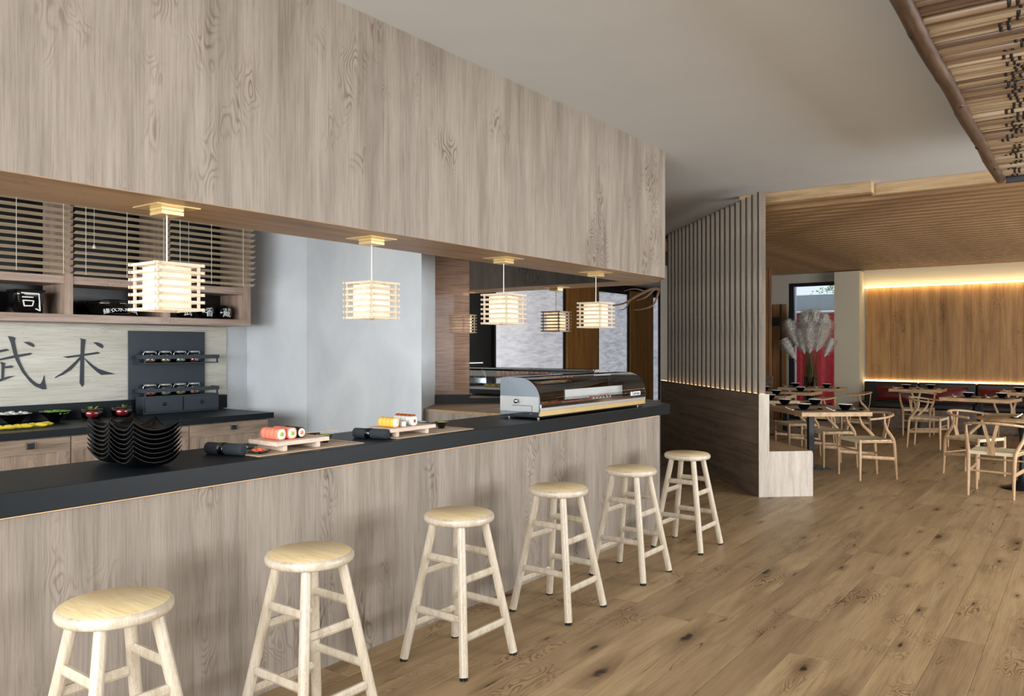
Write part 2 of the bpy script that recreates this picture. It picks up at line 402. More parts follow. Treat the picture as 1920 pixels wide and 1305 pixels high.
# white ceiling over bar and foyer, slatted oak ceiling over the dining room
struct(MB().prism([(-4.2,-11.2),(8.52,-11.2),(8.52,1.78),(8.46,1.78),(8.46,3.0),(12.80,7.0),(-4.2,7.0)], CH, CH+0.1).build('ceiling', m_ceil), 'plain white ceiling above the bar')
dark_top = struct(MB().prism([(8.53,-5),(17.0,-5),(17.0,7.0),(12.7,7.0),(8.53,3.1)], 3.13, 3.143).build('ceiling_dining', m_slatgap), 'slatted oak ceiling of the dining room')
x = 8.72
while x < 16.55:
    y1 = min(5.4, 2.42 + (x-7.77)*0.9325)
    o = MB().box(-0.038, 0.038, -4.4-y1, 0, -0.04, 0.04).build('slat', m_ceilslat, dark_top); o.location = (x, y1, 3.05); x += 0.235
struct(MB().box(8.33, 8.45, 1.76, 3.10, 3.035, CH).build('trim_1', m_fascia, bevel=0.004), 'light oak beam above the partition')
struct(MB().box(8.51, 8.60, -5, 1.80, 3.035, CH).build('trim_2', m_fascia, bevel=0.004), 'light oak beam edging the slatted ceiling')

# bulkhead over the counter
SY0, SY1, SZ = 2.881, 3.335, 2.079
bulk = [(-3, SY0), (6.02, SY0), (6.06, SY0+0.012), (6.09, SY0+0.035), (6.335, 3.085), (MS-SY1, SY1), (-3, SY1)]
struct(MB().prism(bulk, SZ+0.004, CH).build('wall_bulkhead', m_veneer), 'oak veneer bulkhead hanging over the bar counter')
struct(MB().prism(bulk, SZ, SZ+0.004).build('trim_3', m_under), 'oak underside of the bulkhead')

# bar alcove walls
WB = 6.70
struct(MB().box(-4.2, 4.66, WB, WB+0.15, 0, CH).build('wall_back', m_plaster), 'plaster wall behind the back bar')
struct(MB().prism([(4.635, WB+.02),(4.85, 6.05),(5.2, 6.05),(5.2, WB+.02)], 0, CH).build('wall_return', m_plaster), 'bright plaster return wall beside the back bar')
struct(MB().prism([(4.85, 6.05),(4.41, 4.14),(4.94, 4.48),(5.2, 6.05)], 0, CH).build('wall_column', m_plaster), 'wide plaster column beside the mirror')
def mp(t0, t1, d0, d1, z0, z1):
    """slab parallel to the mirror; t runs along (1,-1) from (4.94,4.48); d is depth behind the mirror plane"""
    q = 0.70711; P = []
    for t, d in ((t0,d0),(t1,d0),(t1,d1),(t0,d1)): P.append((4.94+q*t+q*d, 4.48-q*t+q*d))
    return MB().prism(P, z0, z1)
struct(mp(-0.02, 2.0, 0.03, 0.16, 0, CH).build('wall_mirror', m_dark), 'dark backing wall behind the mirror')
pan = mp(0.0, 0.292, 0.0, 0.03, 1.02, 2.6).build('wall_panel', m_reflpan); struct(pan, 'glossy brushed brown wood panel left of the mirror')
tag(mp(0.294, 1.985, 0.0, 0.028, 1.02, 2.6).build('mirror', m_mirror), 'tall frameless wall mirror at the far end of the bar', 'mirror')
led = MB()
struct(mp(0.0, 0.292, -0.02, 0.0, 1.02, 1.098).build('trim_4', m_dark), 'black plinth under the brown panel')
struct(mp(0.294, 1.4, -0.02, 0.0, 1.02, 1.068).build('trim_5', m_dark), 'black plinth under the mirror')
ledge = thing('corner_ledge', 'low oak corner ledge in front of the mirror behind the counter', 'ledge', (4.9, 3.9, 0))
lp = [(4.49-4.9, 4.19-3.9), (4.94-4.9, 4.48-3.9), (6.0-4.9, 3.42-3.9), (4.49-4.9, 3.42-3.9)]
MB().prism(lp, 0, 1.0).build('body', m_veneer, ledge); MB().prism(lp, 1.0, 1.02).build('ledge_top', m_under, ledge)

# far dining wall with timber cladding, window, pier
FX = 16.6
def fx(k, X=FX): return k * X
struct(MB().box(FX, FX+0.2, -5, 4.08, 0, 3.15).build('wall_far', m_pilaster), 'cream wall of the dining room')
struct(MB().box(FX, FX+0.2, 4.08, 5.12, 2.83, 3.15).build('wall_far_lintel', m_greywall), 'plaster lintel above the dining window')
struct(MB().box(FX, FX+0.2, 5.12, 6.9, 0, 3.15).build('wall_far_side', m_greywall), 'grey plaster wall left of the dining window')
clad = struct(MB().box(FX-0.016, FX, -4.9, 3.60, 0.80, 2.66).build('wall_cladding', m_dark), 'brown oak cladding between two light strips')
yb = 3.60; cl_me = {}
while yb > -4.8:
    o = MB().box(FX-0.03, FX-0.0165, yb-0.447, yb, 0.80, 2.66).build('panel', m_clad, clad, bevel=0.002, seg=1); yb -= 0.45
struct(MB().box(FX-0.42, FX+0.05, 3.64, 4.10, 0, 2.98).build('wall_pier', m_pilaster), 'cream pier between window and cladding')
struct(MB().box(-4.2, 17.0, 6.85, 7.0, 0, CH).build('wall_left', m_greywall), 'long wall behind the bar')
struct(MB().box(3.7, 17.0, -5.2, -5.0, 0, CH).build('wall_right', m_greywall), 'wall on the window side')
struct(MB().box(3.6, 3.75, -11.2, -5.0, 0, CH).build('wall_corner', m_greywall), 'wall turning the foyer corner')
struct(MB().box(-4.2, 3.7, -11.3, -11.1, 0, CH).build('wall_end', m_greywall), 'end wall of the foyer')
struct(MB().box(-4.3, -4.15, -2.4, 7.0, 0, CH).build('wall_rear', m_greywall), 'wall behind the viewer')
struct(MB().box(-4.2, -0.6, -2.5, -2.4, 0, CH).build('wall_step', m_dark), 'dark wall stepping into the foyer')

# dining window
w1 = struct(MB().box(FX+0.02, FX+0.10, 5.02, 5.12, 0, 2.83).box(FX+0.02, FX+0.10, 4.08, 5.02, 2.76, 2.83).box(FX+0.02, FX+0.10, 4.08, 5.02, 0, 0.06).build('window_1', m_blackmet), 'tall black framed window of the dining room')
MB().box(FX+0.05, FX+0.06, 4.08, 5.02, 0.06, 2.76).build('pane', m_winglass, w1)

# LED strips on the cladding
def strip(name, label, b, m): return tag(b.build(name, m), label, 'light strip')
strip('light_strip', 'glowing warm light strip along the top of the brown cladding', MB().box(FX-0.11, FX-0.05, -4.9, 3.62, 2.663, 2.684), m_led)
strip('light_strip', 'thin glowing light strip just above the banquette back', MB().box(FX-0.05, FX-0.031, -4.9, 3.62, 0.842, 0.856), m_led_low)

# foyer windows seen in the mirror: shades given daylight as emission, timber piers between
def fw(name, y0, y1):
    w = struct(MB().box(-0.60, -0.54, y0, y0+0.06, 0, 3.0).box(-0.60, -0.54, y1-0.06, y1, 0, 3.0).box(-0.60, -0.54, y0+.06, y1-.06, 2.9, 3.0).build(name, m_blackmet), 'black framed foyer window with a pale shade given daylight as glow')
    MB().box(-0.585, -0.575, y0+0.06, y1-0.06, 0.0, 2.9).build('glow_shade', m_shadeglow, w)
fw('window_2', -6.10, -3.38); fw('window_3', -9.24, -7.60); fw('window_4', -11.1, -10.62)
struct(MB().box(-0.8, -0.6, -11.2, -2.4, 0, CH).build('wall_foyer', m_dark), 'dark wall carrying the foyer windows')
for k, (a, b) in enumerate(((-7.56, -6.13), (-10.58, -9.27))):
    tag(MB().box(-0.598, -0.50, a, b, 0, 3.0).build('timber_pier', m_column, bevel=0.004),
        ['amber oak pier between the two widest foyer windows in the mirror', 'amber oak pier nearest the mirror edge among the foyer windows'][k], 'pier', 'foyer piers')

tag(MB().box(-0.60, -0.575, -3.05, -2.52, 1.175, 1.19).build('light_strip', emit('cool_line', (0.9, 0.95, 1, 1), 1.2)), 'thin white light line on the dark wall seen in the mirror', 'light strip')
# unseen window frames added around the daylight lamps, on solid right-hand and rear walls
for k, (a, b, c_, d_) in enumerate(((3.80, 10.65, 0.45, 3.05),)):
    struct(MB().box(a, b, -5.0, -4.9, c_-0.06, c_).box(a, b, -5.0, -4.9, d_, d_+0.06).box(a-0.06, a, -5.0, -4.9, c_, d_).box(b, b+0.06, -5.0, -4.9, c_, d_).build('daylight_frame_right', m_blackmet), 'unseen window frame added around the right-hand daylight lamp')
struct(MB().box(-4.15, -4.05, -2.2, 5.3, 0.36, 0.42).box(-4.15, -4.05, -2.2, 5.3, 3.06, 3.1).box(-4.15, -4.05, -2.26, -2.2, 0.36, 3.1).box(-4.15, -4.05, 5.3, 5.36, 0.36, 3.1).box(-4.15, -4.05, 2.52, 2.58, 0.42, 3.06).build('daylight_frame_rear', m_blackmet), 'unseen window frame added around the daylight lamps behind the viewer')

# outside the dining window
struct(MB().box(21.0, 21.3, 2.0, 9.0, -0.2, 2.86).build('wall_outside', m_ext_grey), 'grey rendered wall outside the dining window')
struct(MB().box(16.9, 24, 2, 9, -0.3, -0.1).build('ground_outside', m_ext_grey), 'paving outside the window')
tag(MB().box(18.1, 18.19, 5.43, 5.53, -0.1, 4.2).build('steel_post', m_ext_post), 'pale steel post just outside the dining window', 'post')
def curtain(name, y0, y1, zt, label, x=20.8):
    mb = MB(); n = 90; vs = []; 
    for i in range(n+1):
        u = i/n; yy = y0 + (y1-y0)*u
        xx = x + 0.05*math.sin(u*70) + 0.03*math.sin(u*31+1)
        zz = zt + 0.012*math.sin(u*19)
        vs += [(xx, yy, -0.1), (xx, yy, zz), (xx+0.012, yy, -0.1), (xx+0.012, yy, zz)]
    fs = []
    for i in range(n):
        a = i*4; b = a+4
        fs += [(a, b, b+1, a+1), (a+2, a+3, b+3, b+2), (a+1, b+1, b+3, a+3)]
    mb.add(vs, fs, True)
    return tag(mb.build(name, m_red), label, 'curtain')
curtain('fabric_curtain', 5.96, 7.6, 2.37, 'red fabric curtain outside the window, left of the split')
curtain('fabric_curtain', 3.0, 5.88, 2.37, 'red fabric curtain outside the window, right of the split')
tag(MB().tube([(20.75, 2.5, 2.41), (20.75, 8, 2.41)], 0.025, 8).build('curtain_rail', m_white), 'white rail carrying the red outdoor curtains', 'rail')
tr = thing('garden_tree', 'pale green tree rising above the grey outside wall', 'tree', (25, 6.2, -0.2))
MB().tube([(0,0,0),(0.05,0,1.5),(0,0.05,2.9)], [0.1,0.08,0.04], 8).build('trunk', m_branch, tr)
lf = MB(); rr = random.Random(3)
for i in range(900):
    a = rr.uniform(0, 6.28); h = rr.uniform(0, 1); r_ = (0.95*math.sin(math.pi*min(1, h*0.9+0.1)))*rr.random()**0.5
    p = Vector((r_*math.cos(a), r_*math.sin(a)*1.1, 2.5 + 1.25*h)); u = Vector((rr.uniform(-1,1), rr.uniform(-1,1), rr.uniform(-1,1))).normalized(); w_ = u.orthogonal().normalized()
    l = rr.uniform(.05, .1); lf.add([p, p+u*l*.5+w_*l*.3, p+u*l, p+u*l*.5-w_*l*.3], [(0,1,2,3)])
o = lf.build('foliage', m_leaf, tr); o['kind'] = 'stuff'

# walnut door and grey wall left of the window
d1 = struct(MB().box(FX-0.05, FX-0.002, 5.16, 5.62, 0, 2.40).build('door_1', m_door, bevel=0.004), 'walnut door panel left of the dining window')
MB().box(FX-0.075, FX-0.05, 5.30, 5.48, 1.95, 2.12).build('grille', m_dark, d1)
MB().box(FX-0.065, FX-0.05, 5.255, 5.275, 0, 2.40).build('door_groove', m_dark, d1)

# ------------------------------------------------------------------ bar counter
ct = thing('bar_counter', 'long bar counter with oak front and thick black top', 'bar counter', (2.0, 3.1, 0))
q = lambda P: [(x-2.0, y-3.1) for x, y in P]
MB().prism(q([(-2.5, 2.89), (5.951, 2.89), (6.17, 3.09), (6.05, 3.34), (-2.5, 3.34)]), 0, 0.93).build('front_panel', m_veneer, ct)
MB().prism(q([(-2.6, 2.87), (6.10, 2.87), (6.128, 2.882), (6.33, 3.075), (MS-3.40, 3.40), (-2.6, 3.40)]), 0.938, 1.02).build('worktop', m_black, ct, bevel=0.0015, seg=1)
MB().box(-4.5, 3.93, -0.213, -0.2105, 0.9320, 0.9370).build('light_strip', m_led_line, ct, label='thin warm glow line under the black top')
MB().box(1.6, 3.95, 0.3, 0.53, 0.86, 0.9).build('inner_shelf', m_under, ct)
MB().box(-3.9, 3.93, -0.20, 0.2, 0.9301, 0.938).build('core', m_dark, ct)

# ------------------------------------------------------------------ bar stools
ST = []
def make_stool(loc, label):
    t = thing('bar_stool', label, 'stool', loc, 0, 'wooden stools along the bar')
    MB().lathe([(0.0, .660), (0.150, .660), (0.161, .663), (0.168, .669), (0.171, .677), (0.171, .685), (0.169, .692), (0.164, .698), (0.158, .7005)], 48).build('seat', m_stool, t)
    MB().lathe([(0.159, .700), (0.157, .7018), (0.0, .7018)], 48).build('seat_top', m_seat, t)
    def leg(sx, sy): return Vector((sx*0.085, sy*0.085, 0.669)), Vector((sx*0.187, sy*0.187, 0.012))
    for sx in (-1, 1):
        for sy in (-1, 1):
            a, b = leg(sx, sy)
            MB().tube([a, a.lerp(b, .5), b], [0.0205, 0.0215, 0.022], 8, smooth=False).build('leg', m_stool, t, bevel=0.004, seg=2)
            f_ = MB().tube([b, b + Vector((0, 0, -0.012))], [0.0195, 0.0195], 8).build('foot_pad', m_dark, t)
    def at(sx, sy, z):
        a, b = leg(sx, sy); return a.lerp(b, (0.669 - z)/(0.669-0.012))
    for z, pairs in ((0.50, (((-1,-1),(-1,1)), ((1,-1),(1,1)))), (0.25, (((-1,-1),(-1,1)), ((1,-1),(1,1)))), (0.42, (((-1,-1),(1,-1)), ((-1,1),(1,1)))), (0.17, (((-1,-1),(1,-1)), ((-1,1),(1,1))))):
        for p0, p1 in pairs:
            a = at(*p0, z); b = at(*p1, z)
            MB().tube([a, b], [(0.019, 0.012), (0.019, 0.012)], 8, smooth=False).build('rung', m_stool, t)
    return t
SX = [(1.233, 'stool nearest the viewer, only its upper half in the picture'), (1.99, 'second stool from the left, feet cut off by the picture edge'),
      (2.889, 'third stool from the left, first one standing wholly in view'), (3.765, 'fourth stool from the left along the counter'),
      (4.64, 'fifth stool, its seat before the right end of the counter'), (5.54, 'last stool, beyond the counter corner by the dark partition')]
st0 = make_stool((SX[0][0], 2.468, 0), 'pale ash ' + SX[0][1])
for x, l in SX[1:]: dup(st0, (x, 2.464, 0), 0, 'pale ash ' + l)
for k in st0.children: pass

# ------------------------------------------------------------------ pendant lamps
def make_lamp(loc, label):
    t = thing('pendant_lamp', label, 'lamp', loc, 0, 'slatted pendant lamps over the bar')   # origin at soffit
    MB().box(-.095, .095, -.095, .095, -0.004, 0.0).build('ceiling_plate', m_brass, t)
    MB().box(-.048, .048, -.048, .048, -0.016, -0.004).box(-.045, .045, -.045, .045, -0.019, -0.016).box(-.048, .048, -.048, .048, -0.034, -0.019).build('canopy_block', m_brass, t, bevel=0.001, seg=1)
    MB().tube([(0,0,-.034), (0,0,-.235)], 0.0032, 8).build('rod', m_cord, t)
    MB().tube([(0,0,-.225), (0,0,-.262)], 0.0065, 10).build('socket', m_brass, t)
    zt, zb = -0.240, -0.424; h = 0.098; n = 7
    for i in range(n):
        z = zt + (zb - zt) * i/(n-1); hh = 0.0062
        for sgn in (-1, 1):
            MB().box(-h-.012, h+.012, sgn*h-.004, sgn*h+.004, z-hh, z+hh).build('slat', m_lampwood, t)
            MB().box(sgn*h-.0041, sgn*h+.0041, -h-.012, h+.012, z-hh+.0003, z+hh-.0003).build('slat', m_lampwood, t)
    for sx in (-1, 1):
        for sy in (-1, 1):
            a, b = sx*(h-.0092), sy*(h-.0092)
            MB().box(a-.0048, a+.0048, b-.0048, b+.0048, zb-.004, zt+.006).build('post', m_lampwood, t)
    MB().box(-h+.005, h-.005, -.004, .004, zt-.0035, zt+.0045).box(-.004, .004, -h+.005, -.0042, zt-.0035, zt+.0045).box(-.004, .004, .0042, h-.005, zt-.0035, zt+.0045).build('cross_bar', m_lampwood, t)
    g = 0.068; s_ = MB(); w = .0008
    for sgn in (-1, 1):
        s_.add([(-g, sgn*g, zt-.008), (g, sgn*g, zt-.008), (g, sgn*g, zb+.004), (-g, sgn*g, zb+.004)], [(0,1,2,3)])
        s_.add([(sgn*g, -g, zt-.008), (sgn*g, g, zt-.008), (sgn*g, g, zb+.004), (sgn*g, -g, zb+.004)], [(0,1,2,3)])
    s_.build('paper_shade', m_shade, t)
    MB().lathe([(0, -.385), (.018, -.378), (.028, -.355), (.028, -.345), (.018, -.318), (.010, -.295), (.010, -.262)], 16).build('bulb', m_bulb, t)
    MB().box(-g, g, -g, g, zb+.0015, zb+.0035).build('bottom_diffuser', m_shade, t)
    return t
lx = [(1.757, 'slatted wooden pendant lamp before the blinds, nearest and largest'), (2.906, 'slatted wooden pendant lamp before the bare plaster wall'),
      (4.07, 'slatted wooden pendant lamp left of the mirror lamps, third along the bar'), (5.25, 'slatted wooden pendant lamp over the glass sushi case, farthest along')]
lp0 = make_lamp((lx[0][0], 3.09, SZ), lx[0][1])
for x, l in lx[1:]: dup(lp0, (x, 3.09, SZ), 0, l)

# ------------------------------------------------------------------ back bar: base cabinets, worktop, wall panel with lettering
CF = 5.885
def cabinet(x0, x1, label, knobx):
    t = thing('base_cabinet', label, 'cabinet', ((x0+x1)/2, 6.25, 0), 0, 'oak base cabinets of the back bar'); w = (x1-x0)/2
    MB().box(-w+.001, w-.001, CF-6.25+.02, .43, 0.0, .868).build('body', m_base, t)
    y0, y1 = CF-6.25-.002, CF-6.25+.0195; g = .003
    dr = MB().box(-w+g, w-g, y0+.012, y1, .10, .862).build('door', m_base, t)
    MB().box(-w+g, w-g, y0, y0+.012, .76, .862).build('rail', m_base_h, dr)
    MB().box(-w+g, -w+g+.085, y0, y0+.012, .10, .7599).build('stile', m_base, dr)
    MB().box(w-g-.085, w-g, y0, y0+.012, .10, .7599).build('stile', m_base, dr)
    MB().box(-w+g+.086, w-g-.086, y0, y0+.012, .10, .19).build('rail', m_base_h, dr)
    k = knobx - (x0+x1)/2
    h_ = MB().box(k-.029, k+.029, y0-.012, y0, .795, .845).build('knob_plate', m_chrome, dr, bevel=.003)
    MB().box(k-.022, k+.022, y0-.026, y0-.012, .80, .840).build('knob', m_blackmet, t, bevel=.004)
cabinet(1.70, 2.619, 'left oak shaker cabinet with square black knob under the lettered panel', 2.353)
cabinet(2.621, 3.533, 'middle oak shaker cabinet hidden behind the stacked black plates', 3.15)
cabinet(3.535, 4.29, 'right oak shaker cabinet with square black knob below the spice rack', 3.936)
tag(MB().box(1.2, 4.336, 5.86, WB-.002, .8705, .92).build('worktop', m_black, bevel=.0015, seg=1), 'black worktop of the back bar carrying the spice rack', 'worktop')
tag(MB().box(1.2, 4.40, WB-.03, WB-.001, .9205, 1.045).build('splashback', m_black), 'low black upstand at the back of the rear worktop', 'upstand')

wp = thing('lettered_panel', 'pale ash wall panel bearing two large dark brush characters', 'wall panel', (2.9, WB-.01, 1.05))
MB().box(-1.7, 1.50, -.008, .008, 0, .64).build('panel', m_pale, wp)
G = [[(3.043,1.574),(3.092,1.563),(3.084,1.502),(3.08,1.455),(3.077,1.192),(3.062,1.174),(3.044,1.207),(3.051,1.428),(3.054,1.562)],
[(2.911,1.423),(3.051,1.441),(3.186,1.461),(3.211,1.453),(3.192,1.444),(3.08,1.428),(2.952,1.412)],
[(3.051,1.428),(3.061,1.414),(3.015,1.358),(2.977,1.316),(2.92,1.28),(2.852,1.252),(2.858,1.263),(2.908,1.294),(2.952,1.329),(3.009,1.382)],
[(3.077,1.411),(3.1,1.394),(3.146,1.354),(3.192,1.321),(3.26,1.295),(3.339,1.272),(3.219,1.267),(3.179,1.297),(3.119,1.356)],
[(3.152,1.541),(3.186,1.541),(3.216,1.531),(3.234,1.514),(3.236,1.502),(3.226,1.49),(3.192,1.509)],
[(2.384,1.462),(2.505,1.488),(2.527,1.477),(2.478,1.464),(2.395,1.446)],
[(2.282,1.38),(2.461,1.413),(2.562,1.439),(2.672,1.457),(2.687,1.449),(2.666,1.438),(2.591,1.423),(2.461,1.399),(2.298,1.362)],
[(2.515,1.585),(2.545,1.582),(2.567,1.572),(2.562,1.546),(2.572,1.489),(2.582,1.438),(2.605,1.375),(2.631,1.317),(2.66,1.272),(2.69,1.239),(2.713,1.219),(2.737,1.208),(2.752,1.217),(2.764,1.246),(2.773,1.278),(2.78,1.223),(2.79,1.167),(2.761,1.166),(2.707,1.193),(2.672,1.227),(2.643,1.266),(2.614,1.308),(2.591,1.356),(2.573,1.394),(2.559,1.432),(2.545,1.489),(2.534,1.539)],
[(2.622,1.54),(2.66,1.543),(2.69,1.531),(2.704,1.511),(2.693,1.5),(2.66,1.518)],
[(2.464,1.39),(2.497,1.377),(2.491,1.352),(2.486,1.258),(2.469,1.256),(2.472,1.358)],
[(2.489,1.352),(2.534,1.36),(2.555,1.351),(2.539,1.341),(2.489,1.339)],
[(2.325,1.215),(2.461,1.259),(2.517,1.276),(2.565,1.281),(2.517,1.26),(2.461,1.239),(2.33,1.199)],
[(2.395,1.335),(2.422,1.328),(2.417,1.23),(2.4,1.227)]]
for i, st in enumerate(G):
    MB().plate([(x-2.9, z-1.05) for x, z in st], -.0125 - .0001*i, -.0081).build('brush_stroke', m_ink, wp)

# spice rack
sr = thing('spice_rack', 'charcoal metal spice rack with two rails and two small drawers', 'spice rack', (3.86, 6.60, .92))
X0, X1 = -.36, .36
MB().box(3.445-3.86, 4.16-3.86, .062, .078, .126, .722).build('back_board', m_matte, sr)
MB().box(X0, X1, -.07, .06, 0.001, .155).build('drawer_case', m_matte, sr, bevel=.002)
for a, b in ((X0+.012, -.008), (.008, X1-.012)):
    d = MB().box(a, b, -.084, -.07, .018, .14).build('drawer', m_matte, sr, bevel=.002)
    MB().lathe([(0, 0), (.014, .001), (.016, .006), (.010, .011), (0, .012)], 16).build('drawer_knob', m_blackmet, sr).matrix_local = Matrix.Translation(((a+b)/2, -.084, .085)) @ Matrix.Rotation(R(90), 4, 'X')
for z0, ztop in ((.155, .205), (.445, .495)):
    if z0 > .2: MB().box(X0, X1, -.07, .061, z0-.008, z0).build('shelf', m_matte, sr)
    MB().box(X0, X1, -.074, -.070, z0+.032, z0+.066).build('rail', m_matte, sr)
    MB().box(X0-.004, X0, -.074, .061, z0+.032, z0+.066).build('rail', m_matte, sr)
    MB().box(X1, X1+.004, -.074, .061, z0+.032, z0+.066).build('rail', m_matte, sr)
    for x in (X0+.01, X1-.02): MB().box(x, x+.014, -.070, -.060, z0, z0+.034).build('rail_post', m_matte, sr)
names = ['orange paprika', 'ochre mustard', 'pale green herb', 'red chili']
def jar(loc, sp, label):
    t = thing('spice_jar', label, 'jar', loc, 0, 'clip-top jars in the spice rack')
    MB().lathe([(0, .001), (.050, .001), (.054, .012), (.054, .045), (.047, .060), (.047, .085), (.044, .086), (.044, .060), (.050, .044), (.050, .012), (.046, .005), (0, .005)], 20).build('glass_body', m_caseglass, t)
    MB().lathe([(0, .006), (.045, .006), (.049, .013), (.049, .044), (.044, .052), (0, .050)], 20).build('spice', m_spices[sp], t)
    MB().lathe([(0, .087), (.050, .087), (.051, .093), (.048, .102), (0, .104)], 20).build('lid', m_steel, t)
    MB().tube([(-.05, 0, .09), (-.062, 0, .075), (-.056, 0, .055)], .003, 6).build('clip', m_chrome, t)
    MB().tube([(.05, 0, .09), (.06, 0, .08), (.05, 0, .07)], .003, 6).build('clip', m_chrome, t)
jx = [-.265, -.125, .015, .15]
for i, x in enumerate(jx): jar((3.86+x, 6.598, .92+.446), i, 'clip-top jar of %s in the upper row of the spice rack' % names[i])
for i, x in enumerate(jx):
    sp = (3, 2, 1, 0)[i]; jar((3.86+x, 6.598, .92+.156), sp, 'clip-top jar of %s in the lower row of the spice rack' % names[sp])

# wall shelf unit
US = thing('wall_shelf_unit', 'oak wall unit with open compartments hung behind the blinds', 'shelf unit', (3.2, 6.5, 1.694))
f_ = 6.30-6.5; bk = WB-6.5-.003
MB().box(-1.7, 1.203, f_, bk, 0, .059).build('bottom_shelf', m_shelf, US)
for a, b in ((2.764, 2.822), (3.544, 3.612), (4.334, 4.4025)): MB().box(a-3.2, b-3.2, f_, bk, .0595, 1.40).build('upright', m_shelf_v, US)
for a, b in ((1.5, 2.763), (2.823, 3.543), (3.613, 4.333)):
    MB().box(a-3.2, b-3.2, f_+.01, bk-.02, .292, .352).build('middle_shelf', m_shelf, US)
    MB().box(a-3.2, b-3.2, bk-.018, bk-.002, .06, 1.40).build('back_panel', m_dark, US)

# wooden blinds
sl_me = {}
def blind(x0, x1, cords, pull, label):
    t = thing('wooden_blind', label, 'blind', ((x0+x1)/2, 6.255, 2.06), 0, 'wooden slat blinds of the wall unit'); w = (x1-x0)/2; c0 = (x0+x1)/2
    mb = MB(); a = R(-20); hw = .024; 
    vs = []
    for xx in (-w, w):
        for u, v_ in ((-hw, 0), (0, .003), (hw, 0), (hw, -.002), (0, .001), (-hw, -.002)):
            vs.append((xx, u*math.cos(a) - v_*math.sin(a), u*math.sin(a) + v_*math.cos(a)))
    mb.add(vs, [(0,1,7,6),(1,2,8,7),(2,3,9,8),(3,4,10,9),(4,5,11,10),(5,0,6,11),(0,5,4,1),(1,4,3,2),(6,7,10,11),(7,8,9,10)])
    me = mb.mesh('slat'); me.materials.append(m_blind)
    for i in range(14):
        o = bpy.data.objects.new('slat', me); COL.objects.link(o); o.parent = t; o.location = (0, 0, .012 + i*.0515)
    MB().box(-w, w, -.02, .02, .73, .77).build('head_rail', m_blind, t)
    for x in cords: MB().tube([(x-c0, -.026, -.004), (x-c0, -.026, .74)], .0022, 6).build('ladder_cord', m_cord, t)
    if pull:
        p, zb = pull
        MB().tube([(p-c0, -.04, zb-2.06), (p-c0, -.04, .74)], .0014, 6).build('pull_cord', m_cord, t)
        MB().lathe([(0, -.03), (.011, -.026), (.0135, -.018), (.007, -.004), (.005, .004), (0, .004)], 12, (p-c0, -.04, zb-2.06)).build('pull_bob', m_cord, t)
blind(1.75, 2.785, (2.26, 2.40-.0, 2.722), None, 'left wooden blind, cut off by the picture edge')
blind(2.815, 3.565, (2.885, 3.205, 3.515), (2.94, 2.29), 'middle wooden blind with the higher hanging pull bob')
blind(3.585, 4.41, (3.66, 3.955, 4.275), (3.73, 2.20), 'right wooden blind next to the plaster wall')

# lacquered ware on the shelf
def text_mesh(txt, size, depth=.001):
    cu = bpy.data.curves.new('lettering', 'FONT'); cu.body = txt; cu.size = size; cu.extrude = depth; cu.align_x = 'CENTER'; cu.align_y = 'CENTER'
    o = bpy.data.objects.new('lettering', cu); COL.objects.link(o)
    dg = bpy.context.evaluated_depsgraph_get(); me = bpy.data.meshes.new_from_object(o.evaluated_get(dg))
    bpy.data.objects.remove(o); return me
def text(txt, size, m, parent, mat4, bend=0.0):
    me = text_mesh(txt, size); me.name = 'lettering'; me.materials.clear(); me.materials.append(m)
    if bend:
        for v_ in me.vertices:
            x_, y_, z_ = v_.co; a = x_/bend; v_.co = (math.sin(a)*(bend+z_), y_, math.cos(a)*(bend+z_) - bend)
    o = bpy.data.objects.new('lettering', me); COL.objects.link(o); o.parent = parent; o.matrix_local = mat4
    return o
UP = Matrix.Rotation(R(90), 4, 'X')
b1 = thing('lacquer_bowl', 'square glossy black bowl with one large white character on the shelf', 'bowl', (2.548, 6.44, 1.7535))
MB().lathe([(0, .002), (.055, .002), (.075, .02), (.098, .08), (.108, .135), (.112, .175), (.107, .175), (.10, .13), (.09, .08), (.06, .03), (0, .02)], 48, sq=4.5).build('bowl', m_gloss, b1)
def strokes(L, w, parent, m, base):
    for (xa, za, xb, zb) in L:
        dx, dz = xb-xa, zb-za; ln = math.hypot(dx, dz); nx, nz = -dz/ln*w/2, dx/ln*w/2
        def yy(z): return base(z)
        vs = []
        for (x, z) in ((xa+nx, za+nz), (xb+nx*.8, zb+nz*.8), (xb-nx*.8, zb-nz*.8), (xa-nx, za-nz)):
            vs.append((x, yy(z)-.001, z))
        vs2 = [(x, y_+.008, z) for x, y_, z in vs]
        MB().add(vs+vs2, [(0,1,2,3),(7,6,5,4),(0,4,5,1),(1,5,6,2),(2,6,7,3),(3,7,4,0)]).build('white_stroke', m, parent)
strokes([(-.075,.148,.045,.146), (.043,.148,.062,.018), (.062,.020,.030,.034), (-.068,.118,.008,.118), (-.062,.094,.012,.092), (-.060,.094,-.048,.052), (.012,.092,.006,.054), (-.048,.053,.006,.055)],
        .009, b1, m_white, lambda z: -(.084 + .026*min(1, z/.15)))
b2 = thing('lacquer_tray', 'long low black lacquer dish with a row of small white characters', 'dish', (3.19, 6.43, 1.7535))
MB().lathe([(0, .002), (.10, .002), (.16, .02), (.20, .09), (.205, .11), (.195, .11), (.18, .09), (.12, .03), (0, .02)], 40).build('dish', m_gloss, b2)
MB().lathe([(0, .138), (.05, .137), (.10, .13), (.16, .118), (.19, .1105), (0, .1105)], 32).build('lid', m_gloss, b2)
text('緣衣永東和社', .052, m_white, b2, Matrix.Translation((0, -.1835, .052)) @ UP @ Matrix.Rotation(R(-28), 4, 'X'), bend=.185)
